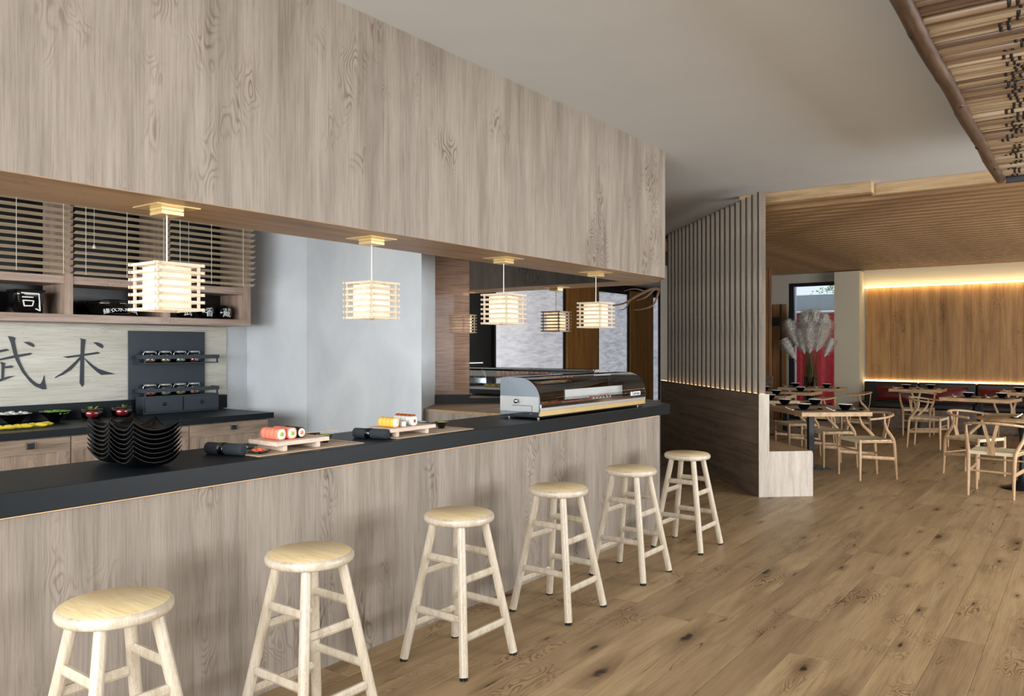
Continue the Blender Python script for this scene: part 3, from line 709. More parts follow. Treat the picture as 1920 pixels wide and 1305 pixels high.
for x, ch, l in ((3.815, '武', 'leftmost small round black jar, half behind the pendant lamp'), (4.02, '香', 'middle small round black jar with white character'), (4.197, '蔵', 'rightmost small round black jar in full view on the shelf')):
    t = thing('lacquer_jar', l, 'jar', (x, 6.42, 1.7535), 0, 'round lacquer jars on the shelf')
    MB().lathe([(0, .002), (.04, .002), (.062, .02), (.076, .055), (.072, .09), (.052, .118), (.03, .13), (0, .132)], 32).build('jar_body', m_gloss, t)
    text(ch, .085, m_white, t, Matrix.Translation((-.01, -.0775, .055)) @ UP, bend=.078)

# bowls of ingredients on the rear worktop
def bowl_black(loc, s, label, filler):
    t = thing('conical_bowl', label, 'bowl', loc)
    MB().lathe([(0, .002), (.035*s, .002), (.04*s, .016), (.115*s, .085), (.118*s, .086), (.112*s, .080), (.035*s, .02), (0, .018)], 36).build('bowl', m_gloss, t)
    filler(t, s)
def blobs(t, name, m, n, rad, z, size, seed, sq=(1,1,1)):
    rr = random.Random(seed)
    for i in range(n):
        a = rr.uniform(0, 6.28); r_ = rad*math.sqrt(rr.random()); p = (r_*math.cos(a), r_*math.sin(a), z + rr.uniform(-.004, .010)*(1.6 - r_/rad))
        mb = MB(); mb.M = Matrix.Translation(p) @ Matrix.Rotation(rr.uniform(0, 6), 4, 'Z') @ Matrix.Rotation(rr.uniform(-.6, .6), 4, 'X') @ Matrix.Diagonal((size*sq[0], size*sq[1], size*sq[2], 1))
        mb.lathe([(0, -1), (.6, -.8), (1, 0), (.6, .8), (0, 1)], 10).build(name, m, t)
bowl_black((2.47, 6.45, .92), 1.0, 'wide black bowl heaped with white garlic on the rear worktop', lambda t, s: blobs(t, 'garlic_clove', m_garlic, 26, .085, .078, .020, 4, (1.2, .8, .75)))
bowl_black((2.755, 6.45, .92), .95, 'wide black bowl of green beans next to the garlic bowl', lambda t, s: blobs(t, 'green_bean', m_green, 30, .088, .074, .017, 5, (1.3, .7, .55)))
for x, l in ((3.03, 'left glass bowl of red sauce with a green sprig'), (3.27, 'right glass bowl of red sauce, closest to the spice rack')):
    t = thing('glass_bowl', l, 'bowl', (x, 6.44, .92), 0, 'glass bowls of red sauce')
    MB().lathe([(0, .001), (.05, .001), (.072, .02), (.080, .05), (.076, .085), (.072, .085), (.075, .05), (.066, .022), (.045, .006), (0, .006)], 28).build('glass', m_caseglass, t)
    MB().lathe([(0, .012), (.05, .010), (.066, .024), (.0735, .05), (.071, .080), (0, .084)], 28).build('sauce', m_sauce, t)
    rr = random.Random(int(x*100))
    for i in range(7):
        a = rr.uniform(0, 6.28); p = Vector((.02*math.cos(a), .02*math.sin(a), .086)); u = Vector((math.cos(a), math.sin(a), .7))*.03; w = Vector((-math.sin(a), math.cos(a), 0))*.009
        MB().add([p, p+u*.5+w, p+u, p+u*.5-w, p+Vector((0,0,-.003))], [(0,1,2,3),(0,4,1),(0,3,4)]).build('leaf', m_green, t)
rr = random.Random(9)
for i in range(7):
    t = MB(); p = Vector((2.235 + .055*i + rr.uniform(-.01,.01), 6.12 + rr.uniform(-.03,.03), .92))
    a = rr.uniform(-.6, .6); t.M = Matrix.Translation(p + Vector((0,0,.018))) @ Matrix.Rotation(a, 4, 'Z')
    t.tube([(-.04,0,0),(-.02,.004,.004),(.01,.004,.004),(.035,0,0),(.05,-.004,.002)], [.004,.014,.017,.012,.004], 10)
    tag(t.build('yellow_pepper', m_yellow), 'small yellow pepper, %s from the left at the worktop front edge' % ['first','second','third','fourth','fifth','sixth','seventh'][i], 'pepper', 'yellow peppers on the rear worktop')

ORD = ['first', 'second', 'third', 'fourth', 'fifth', 'sixth', 'seventh', 'eighth', 'ninth', 'tenth', 'eleventh']
# ------------------------------------------------------------------ things on the bar counter
TZ = 1.0205
# stack of square upturned-corner plates
def plate_mesh():
    mb = MB(); N = 26; hs = .10; vs = []
    def zz(u, v_): 
        e = max(abs(u), abs(v_)); c_ = min(abs(u), abs(v_))
        return .002 + .020*e**5 + .040*(abs(u)*abs(v_))**2.2
    for s_ in (0, 1):
        for i in range(N+1):
            for j in range(N+1):
                u = -1+2*i/N; v_ = -1+2*j/N
                k = 1 - .08*(1-abs(u*v_))*(max(abs(u),abs(v_))**4) 
                vs.append((u*hs*k, v_*hs*k, zz(u, v_) + (0.004 if s_ else 0)))
    fs = []; M = (N+1)**2
    for i in range(N):
        for j in range(N):
            a = i*(N+1)+j; b = a+N+1; fs += [(a, a+1, b+1, b), (M+a, M+b, M+b+1, M+a+1)]
    edge = [i*(N+1) for i in range(N+1)] + [N*(N+1)+j for j in range(1, N+1)] + [i*(N+1)+N for i in range(N-1, -1, -1)] + [j for j in range(N-1, 0, -1)]
    for k in range(len(edge)):
        a, b = edge[k], edge[(k+1) % len(edge)]; fs.append((a, b, M+b, M+a))
    mb.add(vs, fs, True); me = mb.mesh('square_plate'); me.materials.append(m_plate); return me
pm = plate_mesh()
for (cx_, cy_, rz, nn, lab) in ((1.65, 3.065, 0, 8, 'right'), (1.665, 3.27, 0, 8, 'left')):
    for i in range(nn):
        o = bpy.data.objects.new('square_plate', pm); COL.objects.link(o); o.location = (cx_, cy_, TZ + .0005 + i*.0185); o.rotation_euler = (0, 0, R(rz))
        pos = 'topmost plate' if i == nn-1 else ('bottom plate' if i == 0 else ORD[i] + ' plate from the bottom')
        tag(o, 'black square %s of the %s stack on the counter' % (pos, lab), 'plate', 'stacked black plates on the counter')

def mat_(x0, x1, y0, y1, label):
    t = thing('bamboo_mat', label, 'table mat', ((x0+x1)/2, (y0+y1)/2, TZ))
    n = 34; w = (x1-x0)/2; h = (y1-y0)/2; st = 2*h/n
    mb = MB()
    for i in range(n): mb.box(-w, w, -h+i*st+.0004, -h+(i+1)*st-.0004, 0, .0032)
    mb.build('mat_weave', m_mat, t)
    for x in (-w*.86, 0, w*.86): MB().box(x-.0015, x+.0015, -h, h, .0033, .004).build('stitching', m_napkin, t)
mat_(2.085, 2.70, 2.925, 3.23, 'beige bamboo mat under the salmon sushi board')
mat_(2.93, 3.55, 2.915, 3.20, 'beige bamboo mat under the yellow sushi board')
MZ = TZ + .0045
def board(x0, x1, y0, y1, label):
    t = thing('sushi_board', label, 'board', ((x0+x1)/2, (y0+y1)/2, MZ)); w = (x1-x0)/2; h = (y1-y0)/2
    MB().box(-w, w, -h, h, .026, .046).build('top', m_board, t, bevel=.0015, seg=1)
    for a in (-w+.055, w-.06): MB().box(a-.011, a+.011, -h+.01, h-.01, 0, .0259).build('foot', m_board, t)
    return MZ + .0465
z1 = board(2.20, 2.505, 2.955, 3.165, 'pale wooden sushi board carrying salmon and black rolls')
z2 = board(2.915, 3.26, 2.95, 3.14, 'pale wooden sushi board carrying yellow and brown rolls')
def roll(loc, rz, wrap, core, label, group, r=.0215, L=.024, top=None, sq=3.0):
    t = thing('sushi_roll', label, 'sushi', loc, rz, group)
    def ring(rad, x0, x1):
        mb = MB(); mb.M = Matrix.Translation((0, 0, r)) @ Matrix.Rotation(R(90), 4, 'Y')
        mb.lathe([(0, x0), (rad*.94, x0), (rad, x0+.002), (rad, x1-.002), (rad*.94, x1), (0, x1)], 20, sq=sq); return mb
    ring(r, -L/2, L/2).build('wrap', wrap, t)
    ring(r*.86, -L/2-.0008, L/2+.0008).build('rice', m_rice, t)
    ring(r*.36, -L/2-.0016, L/2+.0016).build('filling', core, t)
for j, xx in enumerate((2.262, 2.322)):
    for i in range(4):
        roll((xx, 3.015 + .031*i, z1), 90, m_salmon, m_avocado, 'salmon wrapped sushi roll, %s from the front in the %s row' % (ORD[i], ('left', 'right')[j]), 'salmon rolls', r=.027, L=.029)
for i in range(4):
    roll((2.382 + .004*(i % 2), 3.02 + .033*i, z1), 90, m_nori, m_salmon, 'black nori wrapped sushi roll, %s from the front of the board' % ORD[i], 'nori rolls', r=.025, L=.024, sq=2)
for i in range(4):
    roll((2.985, 3.0 + .0285*i, z2), 90, m_egg, m_rice, 'yellow omelette wrapped sushi roll, %s from the front' % ORD[i], 'yellow rolls', r=.026, L=.026)
for i in range(5):
    roll((3.122, 2.995 + .0285*i, z2), 90, m_rice, m_eel, 'white rice roll topped with brown eel, %s from the front' % ORD[i], 'eel rolls', r=.025, L=.025)
    mb = MB(); mb.M = Matrix.Translation((3.122, 2.995+.0285*i, z2+.0502)) @ Matrix.Diagonal((1.6, .8, 1, 1))
    tag(mb.lathe([(0, 0), (.012, .001), (.014, .005), (.008, .010), (0, .011)], 10).build('eel_topping', m_eel), 'glazed brown eel slice on the %s rice roll from the front' % ORD[i], 'topping', 'eel toppings')
for i in range(3):
    tag(MB().cbox(3.035, 3.062, 2.985+.036*i, 3.012+.036*i, z2, z2+.028, .003).build('tofu_cube', m_rice), 'small white sushi cube, %s from the front between two rows' % ORD[i], 'sushi', 'white cubes')

def napkin(x, y, label, rz):
    t = thing('napkin_roll', label, 'napkin', (x, y, TZ), rz); r = .026; L = .20
    mb = MB(); mb.M = Matrix.Translation((0, 0, r)) @ Matrix.Rotation(R(90), 4, 'Y'); mb.lathe([(0, -L/2), (r*.92, -L/2), (r, -L/2+.004), (r, L/2-.004), (r*.92, L/2), (0, L/2)], 28); mb.build('cloth', m_napkin, t)
    sp = []
    for i in range(60): a = i*.33; q_ = r*.86*(1-i/66); sp.append((L/2+.001, q_*math.cos(a), r + q_*math.sin(a)))
    MB().tube(sp, .0012, 5).build('rolled_edge', m_matte, t)
    mb = MB(); mb.M = Matrix.Translation((-.01, 0, r)) @ Matrix.Rotation(R(90), 4, 'Y'); mb.lathe([(r+.0006, -.016), (r+.0022, -.015), (r+.0022, .015), (r+.0006, .016)], 28); mb.build('band', m_gloss, t)
napkin(2.045, 3.115, 'rolled charcoal napkin beside the salmon sushi board', -75)
napkin(2.868, 3.055, 'rolled charcoal napkin beside the yellow sushi board', -75)
def small_bowl(x, y, m, label, z=MZ, s=1.0):
    t = thing('sauce_bowl', label, 'bowl', (x, y, z), 0, 'small black sauce bowls')
    MB().lathe([(0, 0), (.018*s, 0), (.020*s, .008*s), (.040*s, .036*s), (.042*s, .038*s), (.038*s, .037*s), (.018*s, .013*s), (0, .012*s)], 24).build('bowl', m_gloss, t)
    MB().lathe([(0, .022*s), (.025*s, .0225*s), (.034*s, .0335*s), (.020*s, .038*s), (0, .041*s)], 18).build('contents', m, t)
small_bowl(2.585, 3.085, m_wasabi, 'small black bowl of green wasabi by the salmon board')
small_bowl(3.44, 3.07, m_wasabi, 'small black bowl of green wasabi by the yellow board')
small_bowl(2.60, 3.20, m_nori, 'small black sauce bowl with chopsticks across it')
small_bowl(3.38, 3.165, m_rice, 'small black bowl of white rice behind the yellow board')
for i, (a, b, l) in enumerate((((2.50, 3.22), (2.72, 3.155), 'left chopstick lying across the dark sauce bowl'), ((2.495, 3.205), (2.715, 3.14), 'right chopstick lying across the dark sauce bowl'))):
    tag(MB().tube([(a[0], a[1], MZ+.043), (b[0], b[1], MZ+.043)], [.003, .002], 6).build('chopstick', m_board), l, 'chopstick', 'chopsticks by the salmon board')
def dish(x, y, m, label, n, size):
    t = thing('square_dish', label, 'dish', (x, y, MZ), 6)
    MB().lathe([(0, 0), (.030, 0), (.046, .012), (.048, .013), (.044, .012), (.028, .004), (0, .004)], 32, sq=5).build('dish', m_gloss, t)
    rr = random.Random(n)
    for i in range(n):
        a = rr.uniform(0, 6.28); r_ = .028*math.sqrt(rr.random()); mb = MB()
        mb.M = Matrix.Translation((r_*math.cos(a), r_*math.sin(a), .010 + .010*(1-r_/.03))) @ Matrix.Rotation(rr.uniform(0, 6), 4, 'Z') @ Matrix.Rotation(rr.uniform(-.7,.7), 4, 'X') @ Matrix.Diagonal((size, size*.7, size*.3, 1))
        mb.lathe([(0, -1), (.7, -.7), (1, 0), (.7, .7), (0, 1)], 8).build('slice', m, t)
dish(2.145, 3.01, m_ginger, 'square black dish heaped with orange ginger', 22, .012)
dish(2.155, 3.15, m_rice, 'square black dish of white radish behind the ginger', 16, .012)

# ------------------------------------------------------------------ curved glass sushi display case
DC = thing('sushi_display_case', 'curved glass sushi display case with steel ends on the counter', 'display case', (5.0, 3.09, TZ))
cx0, cx1 = -.75, .77; d0, d1 = -.165, .165
def prof(scale=1.0, n=10):
    """side outline (y,z), counter-clockwise from bottom front"""
    P = [(d0+.02, .022), (d0+.004, .06), (d0, .10)]
    for i in range(n+1):
        a = math.pi/2*i/n; P.append((-.0 - .165*math.cos(a), .115 + .160*math.sin(a)))
    P += [(d1-.03, .275), (d1-.008, .262), (d1, .24), (d1, .022)]
    return P
def endcap(x, m, name, th=.006):
    mb = MB(); P = prof(); n = len(P)
    mb.add([(x, y, z) for y, z in P] + [(x+th, y, z) for y, z in P], [tuple(range(n)), tuple(range(2*n-1, n-1, -1))] + [(i, (i+1) % n, n+(i+1) % n, n+i) for i in range(n)])
    return mb.build(name, m, DC)
e_ = endcap(cx0, m_polish, 'end_panel'); endcap(cx1-.006, m_blackmet, 'end_panel')
MB().box(cx0-.003, cx0-.0003, d0+.012, d1-.001, .05, .150).build('steel_plate', m_steel, DC)
mb = MB(); mb.M = Matrix.Translation((cx0-.003, .02, .118)) @ Matrix.Rotation(R(-90), 4, 'Y'); mb.lathe([(0,0), (.010,0), (.012,.012), (.016,.02), (.012,.026), (0,.027)], 16); mb.build('knob', m_chrome, DC)
MB().box(cx0-.0045, cx0-.003, -.10, .06, .088, .091).box(cx0-.0045, cx0-.003, -.103, -.10, .05, .091).build('panel_groove', m_dark, DC)
for y_, z_ in ((.10, .245), (.06, .247), (-.09, .035), (.12, .05)):
    mb = MB(); mb.M = Matrix.Translation((cx0-.0004, y_, z_)) @ Matrix.Rotation(R(-90), 4, 'Y'); mb.lathe([(0,0),(.004,0),(.004,.0015),(0,.002)], 10); mb.build('screw', m_chrome, DC)
P = prof(n=18); arc = P[2:21]
mb = MB(); vs = []; 
for y_, z_ in arc: vs += [(cx0+.007, y_, z_), (cx1-.007, y_, z_)]
mb.add(vs, [(2*i, 2*i+1, 2*i+3, 2*i+2) for i in range(len(arc)-1)], True); mb.build('curved_glass', m_caseglass, DC)
MB().box(cx0+.007, cx1-.007, d0+.002, d1-.002, .055, .075).build('cold_tray', m_steel, DC)
MB().box(cx0+.007, cx1-.007, d0-.002, d0+.012, .075, .100).build('front_rail', m_chrome, DC, bevel=.003)
MB().box(cx0+.007, cx1-.007, d0+.004, d0+.016, .022, .054).build('lower_front', m_brass, DC)
MB().box(cx0+.007, cx1-.007, d0+.017, d1-.001, .012, .05).build('base', m_blackmet, DC)
MB().box(cx0+.007, cx1-.007, d1-.006, d1, .076, .245).build('rear_glass', m_caseglass, DC)
MB().box(cx0+.007, cx1-.007, d1-.05, d1-.004, .262, .274).build('top_bar', m_polish, DC)
MB().box(-.12, cx1-.012, .045, .055, .0755, .165).build('reflection_board', m_white, DC)  # white board stands in for the window reflection on the curved glass
MB().box(cx0+.35, cx1-.02, -.11, -.10, .101, .112).build('cooling_pipe', m_chrome, DC)
for x in (cx0+.05, cx1-.06):
    for y_ in (d0+.05, d1-.04): MB().tube([(x, y_, 0), (x, y_, .012)], .010, 12).build('foot', m_chrome, DC)
lb = MB().box(.50, .66, d0-.006, d0-.003, .098, .128).build('name_plate', m_white, DC)
text('Cartoma', .036, m_ink, DC, Matrix.Translation((.58, d0-.0068, .114)) @ UP)
k = 0
for i in range(11):
    for j in range(2):
        m1 = (m_salmon, m_egg, m_ginger, m_eel)[(i*2+j) % 4]; k += 1
        t = thing('nigiri', 'small nigiri inside the display case, %s from the left in the %s row' % (ORD[i], ('front', 'rear')[j]), 'sushi', (4.35+.062*i, 2.985+.06*j, TZ+.0755), 80, 'nigiri inside the display case')
        MB().lathe([(0,0),(.024,.001),(.027,.008),(.022,.016),(0,.017)], 10, sq=3).build('rice', m_rice, t)
        MB().lathe([(0,.0175),(.026,.015),(.028,.020),(.018,.027),(0,.028)], 10, sq=3).build('topping', m1, t)
for i in range(6):
    t = thing('maki', 'small red maki in the right half of the case, %s from the left' % ORD[i], 'sushi', (5.03+.05*i, 3.0, TZ+.0755), 0, 'maki inside the display case')
    MB().lathe([(0,0),(.021,0),(.023,.003),(.023,.030),(.020,.033),(0,.034)], 14).build('rice', m_rice, t)
    MB().lathe([(0,.0345),(.016,.0345),(.017,.039),(0,.043)], 14).build('roe', m_ginger, t)

# ------------------------------------------------------------------ bench with slatted partition
PA = 43.0
part = thing('bench_partition', 'oak bench back topped by tall vertical slats, dividing bar and dining room', 'partition', (7.77, 2.686, 0), PA)   # local x along the bench, -y across
PL = 3.5
wallp = MB().box(0, PL, -.10, 0, 0, 1.03).build('bench_back', m_bench, part)
nb = 8; hb = 1.03/nb
for i in range(nb):
    x = 0.0; rr = random.Random(i)
    while x < PL:
        L = min(rr.uniform(.9, 1.9), PL-x)
        if PL-x-L < .3: L = PL-x
        MB().box(x+.001, x+L-.001, .0002, .008 + rr.uniform(-.0015, .0015), i*hb+.001, (i+1)*hb-.001).build('board', m_bench, wallp); x += L
ends = MB().prism([(-.012, .008), (-.012, -.10), (-.0005, -.10), (-.0005, .008)], 0, 1.03).build('end_board', m_benchend, part)
MB().box(0, PL, -.56, -.101, .40, .455).build('seat', m_under, part)
sp_ = [(-.10, 0), (-.56, 0), (-.56, .425), (-.553, .444), (-.535, .455), (-.10, .455)]
mb = MB(); n = len(sp_); mb.add([(-.012, y, z) for y, z in sp_] + [(-.0005, y, z) for y, z in sp_], [tuple(range(n)), tuple(range(2*n-1, n-1, -1))] + [(i, (i+1) % n, n+(i+1) % n, n+i) for i in range(n)]); mb.build('seat_end', m_benchend, part)
MB().box(0, PL, -.555, -.54, 0, .40).build('seat_front', m_bench, part)
sm = MB().box(0, .05, -.068, 0, 0, 2.035).mesh('slat'); sm.materials.append(m_slatwood)
for i in range(21):
    o = bpy.data.objects.new('slat', sm); COL.objects.link(o); o.parent = part; o.location = (.03 + i*.147, -.012, 1.031)
MB().box(.0, PL-.1, -.066, -.018, 1.0303, 1.0307).build('light_strip', m_led_soft, part, label='warm light line at the foot of the slats')

# wooden post with glowing foot beyond the bench
post = thing('slat_post', 'narrow brown slatted post beyond the bench partition', 'post', (14.94, 5.05, 0), 0)
MB().box(0, .10, -.12, 0, 0, .95).build('base', m_bench, post)
for i in range(2): MB().box(.0, .05, -.11+.06*i, -.065+.06*i, .951, 3.0).build('slat', m_door, post)

# ------------------------------------------------------------------ dining tables
def rect_table(loc, rz, lx, ly, label, base=True):
    t = thing('dining_table', label, 'table', loc, rz, 'oak dining tables')
    MB().box(-lx/2, lx/2, -ly/2, ly/2, .70, .75).build('tabletop', m_table, t, bevel=.003, seg=1)
    if base:
        MB().box(-.035, .035, -.035, .035, .012, .699).build('column', m_blackmet, t, bevel=.004)
        MB().box(-.22, .22, -.20, .20, 0, .012).build('foot_plate', m_blackmet, t)
        MB().box(-.2, .2, -.04, .04, .685, .699).build('top_bracket', m_blackmet, t)
    return t
rect_table((10.02, 2.82, 0), 40, 1.40, .84, 'oak dining table at the open end of the bench')
rect_table((11.25, 3.85, 0), 40, .75, .80, 'oak dining table second along the bench')
rect_table((12.35, 4.25, 0), 4, .70, .95, 'oak dining table just behind the second bench table')
rect_table((13.6, 4.25, 0), 2, .72, 1.05, 'oak dining table in front of the pampas vase')
rect_table((15.1, 4.22, 0), 0, .76, 1.05, 'oak dining table nearest the window')
rect_table((15.75, 2.55, 0), 0, .72, .84, 'oak dining table at the left end of the red cushioned banquette')
rect_table((13.5, 1.35, 0), -10, .72, .90, 'oak dining table in the middle of the floor')
rect_table((15.75, .85, 0), 0, .72, .84, 'oak dining table at the right end of the banquette')
rt = thing('round_table', 'round oak table on a black trumpet foot at the right edge', 'table', (9.88, .60, 0))
MB().lathe([(0, .715), (.36, .715), (.425, .728), (.432, .738), (.428, .745), (0, .745)], 48).build('tabletop', m_table, rt)
MB().lathe([(0, 0), (.20, 0), (.20, .008), (.12, .03), (.05, .09), (.032, .2), (.030, .5), (.05, .66), (.10, .714), (0, .714)], 32).build('pedestal', m_blackmet, rt)

# ------------------------------------------------------------------ wishbone chairs
def bez(pts, n=14):
    """Catmull-Rom through points"""
    P = [Vector(p) for p in pts]; P = [P[0]*2-P[1]] + P + [P[-1]*2-P[-2]]; out = []
    for i in range(1, len(P)-2):
        for k in range(n):
            t = k/n; a, b, c, d = P[i-1:i+3]
            out.append(.5*((2*b) + (c-a)*t + (2*a-5*b+4*c-d)*t*t + (3*b-a-3*c+d)*t**3))
    out.append(P[-2]); return out
def make_chair(loc, rz, label):
    t = thing('wishbone_chair', label, 'chair', loc, rz, 'oak wishbone chairs')
    for sy in (-1, 1):
        MB().tube([(.205, sy*.235, 0), (.205, sy*.235, .25), (.205, sy*.235, .455), (.205, sy*.235, .462)], [.013, .018, .017, .012], 10).build('front_leg', m_chair, t)
        pts = bez([(-.25, sy*.20, 0), (-.235, sy*.20, .22), (-.215, sy*.205, .42), (-.165, sy*.225, .50), (-.10, sy*.25, .575), (-.07, sy*.262, .66), (-.075, sy*.262, .705)], 6)
        n = len(pts); MB().tube(pts, [.012 + .008*math.sin(math.pi*min(1, i/(n*.8)))**.7 if i < n*.8 else .012 for i in range(n)], 10).build('rear_leg', m_chair, t)
        MB().tube([(.205, sy*.235, .27), (-.226, sy*.203, .235)], [(.022, .009)]*2, 8).build('side_stretcher', m_chair, t)
        MB().tube([(.205, sy*.235, .435), (-.214, sy*.205, .425)], .014, 8).build('seat_rail', m_chair, t)
    MB().tube([(.205, -.235, .33), (.205, .235, .33)], .010, 8).build('front_stretcher', m_chair, t)
    MB().tube([(-.232, -.20, .255), (-.232, .20, .255)], .010, 8).build('rear_stretcher', m_chair, t)
    arc = bez([(.115, -.272, .690), (.0, -.277, .700), (-.10, -.262, .712), (-.20, -.20, .728), (-.25, -.10, .738), (-.262, 0, .742), (-.25, .10, .738), (-.20, .20, .728), (-.10, .262, .712), (.0, .277, .700), (.115, .272, .690)], 5)
    MB().tube(arc, [(.0135, .017)]*len(arc), 10).build('back_rail', m_chair, t)
    mb = MB()
    def sl(pts, w0):
        vs = []
        for (x, y, z, w) in pts: vs += [(x-.005, y-w, z), (x-.005, y+w, z), (x+.005, y+w, z), (x+.005, y-w, z)]
        fs = [(0,3,2,1), tuple(4*(len(pts)-1)+k for k in range(4))]
        for i in range(len(pts)-1):
            for k in range(4): a = i*4+k; b = i*4+(k+1) % 4; fs.append((a, b, b+4, a+4))
        mb.add(vs, fs)
    sl([(-.208, 0, .415, .034), (-.226, 0, .50, .030), (-.236, 0, .54, .030)], 0)
    for sy in (-1, 1): sl([(-.236, sy*.0145, .535, .0155), (-.246, sy*.035, .62, .015), (-.252, sy*.062, .735, .015)], 0)
    mb.build('splat', m_chair, t)
    mb = MB(); N = 8; vs = []
    for s_ in (0, 1):
        for i in range(N+1):
            for j in range(N+1):
                u = i/N; v_ = -1 + 2*j/N; x = -.212 + .425*u; w = .205 + .03*u
                dip = .016*(1-v_*v_)*math.sin(math.pi*u); vs.append((x, v_*w, (.452 - dip) if s_ else .418))
    M = (N+1)**2; fs = []
    for i in range(N):
        for j in range(N): a = i*(N+1)+j; b = a+N+1; fs += [(a, a+1, b+1, b), (M+a, M+b, M+b+1, M+a+1)]
    edge = [i*(N+1) for i in range(N+1)] + [N*(N+1)+j for j in range(1, N+1)] + [i*(N+1)+N for i in range(N-1, -1, -1)] + [j for j in range(N-1, 0, -1)]
    for k in range(len(edge)): a, b = edge[k], edge[(k+1) % len(edge)]; fs.append((a, b, M+b, M+a))
    mb.add(vs, fs, False); mb.build('woven_seat', m_cordseat, t)
    return t
CH_ = [((9.71, 2.11, 0), 132, 'wishbone chair at the near corner of the bench table'),
       ((10.37, 2.68, 0), 132, 'wishbone chair second along the bench table'),
       ((11.15, 3.33, 0), 130, 'wishbone chair third along the bench tables'),
       ((12.45, 3.40, 0), 100, 'wishbone chair with its back to the pier, facing the tables by the window'),
       ((14.1, 3.25, 0), 105, 'wishbone chair beside the cream pier'),
       ((14.9, 2.42, 0), 5, 'wishbone chair with its back to us before the banquette table'),
       ((13.15, 1.98, 0), -95, 'wishbone chair turned sideways at the middle table'),
       ((14.45, 1.0, 0), 185, 'wishbone chair behind the middle table, facing us'),
       ((10.6, 1.12, 0), -118, 'wishbone chair with sunlit splat behind the round table'),
       ((9.36, .79, 0), -8, 'wishbone chair nearest us at the right edge, its back toward us')]
ch0 = make_chair(*CH_[0])
for loc, rz, l in CH_[1:]: dup(ch0, loc, rz, l)

# ------------------------------------------------------------------ banquette and cushions
bq = thing('banquette', 'long black leather banquette below the cladding', 'banquette', (16.25, 0, 0))
MB().box(-.32, .30, -4.9, 3.62, 0, .36).build('plinth', m_bench, bq)
for i in range(9):
    y1 = 3.60 - i*.95
    MB().box(-.30, .16, y1-.945, y1, .361, .47).build('seat_pad', m_leather, bq, bevel=.03, seg=3)
    MB().box(.165, .29, y1-.945, y1, .361, .835).build('back_pad', m_leather, bq, bevel=.03, seg=3)
def cushion(y, w, label):
    mb = MB(); N = 10; vs = []
    for s_ in (-1, 1):
        for i in range(N+1):
            for j in range(N+1):
                u = -1+2*i/N; v_ = -1+2*j/N; e = max(abs(u), abs(v_)); p = ((1-abs(u)**3)*(1-abs(v_)**3))**.5
                k = 1 + .10*abs(u*v_)**2
                vs.append((s_*(.055*p), u*w/2*k, .15 + v_*.13*k))
    M = (N+1)**2; fs = []
    for i in range(N):
        for j in range(N): a = i*(N+1)+j; b = a+N+1; fs += [(a, a+1, b+1, b), (M+a, M+b, M+b+1, M+a+1)]
    mb.add(vs, fs, True)
    o = mb.build('cushion', m_redcush); o.location = (16.30, y, .475); o.rotation_euler = (0, R(8), 0); tag(o, label, 'cushion', 'red cushions on the banquette')
cushion(3.05, .58, 'dark red cushion at the left end of the banquette')
cushion(2.15, .58, 'dark red cushion behind the splat of the banquette chair')
cushion(1.35, .58, 'dark red cushion between the two banquette tables')

# ------------------------------------------------------------------ tableware in the dining room
def rice_bowl(p, label):
    t = thing('rice_bowl', label, 'bowl', p, 0, 'black rice bowls on the dining tables')
    MB().lathe([(0, 0), (.035, 0), (.037, .008), (.060, .03), (.078, .068), (.080, .072), (.075, .070), (.055, .035), (.03, .015), (0, .013)], 24).build('bowl', m_gloss, t)
    MB().lathe([(.0795, .0695), (.0805, .0735), (.0775, .0735), (.0765, .0705)], 24).build('rim', m_white, t)
    MB().box(-.15, .15, -.11, .11, -.003, -.0005).build('slate_mat', m_napkin, t)
    return t
def setting(x, y, rz, label, z=.754):
    a = R(rz)
    def W_(u, v_): return (x + u*math.cos(a) - v_*math.sin(a), y + u*math.sin(a) + v_*math.cos(a))
    if setting.p is None:
        setting.p = rice_bowl((x, y, z), label); setting.p.rotation_euler = (0, 0, a)
    else: dup(setting.p, (x, y, z), rz, label)
    p = W_(.0, -.20); t = thing('soy_dish', label.replace('black rice bowl', 'black soy dish'), 'dish', (p[0], p[1], z-.0035), 0, 'soy dishes on the dining tables')
    MB().lathe([(0, 0), (.022, 0), (.036, .016), (.037, .017), (.033, .015), (.02, .005), (0, .005)], 16).build('dish', m_gloss, t)
    p = W_(-.06, -.19); p2 = W_(.10, -.155)
    tag(MB().tube([(p[0], p[1], z+.001), (p2[0], p2[1], z+.001)], [.0035, .0025], 6).build('chopstick_pair', m_napkin), label.replace('black rice bowl', 'dark chopsticks'), 'chopsticks', 'chopsticks on the dining tables')
    p = W_(-.05, .165); t = thing('soup_spoon', label.replace('black rice bowl', 'white spoon'), 'spoon', (p[0], p[1], z-.003), rz+40, 'soup spoons on the dining tables')
    MB().lathe([(0, .0), (.014, .001), (.022, .010), (.023, .012), (.018, .010), (0, .004)], 16).build('spoon_bowl', m_white, t)
    MB().tube([(.018, 0, .010), (.06, 0, .022), (.085, 0, .035)], [.006, .005, .006], 8).build('handle', m_white, t)
setting.p = None
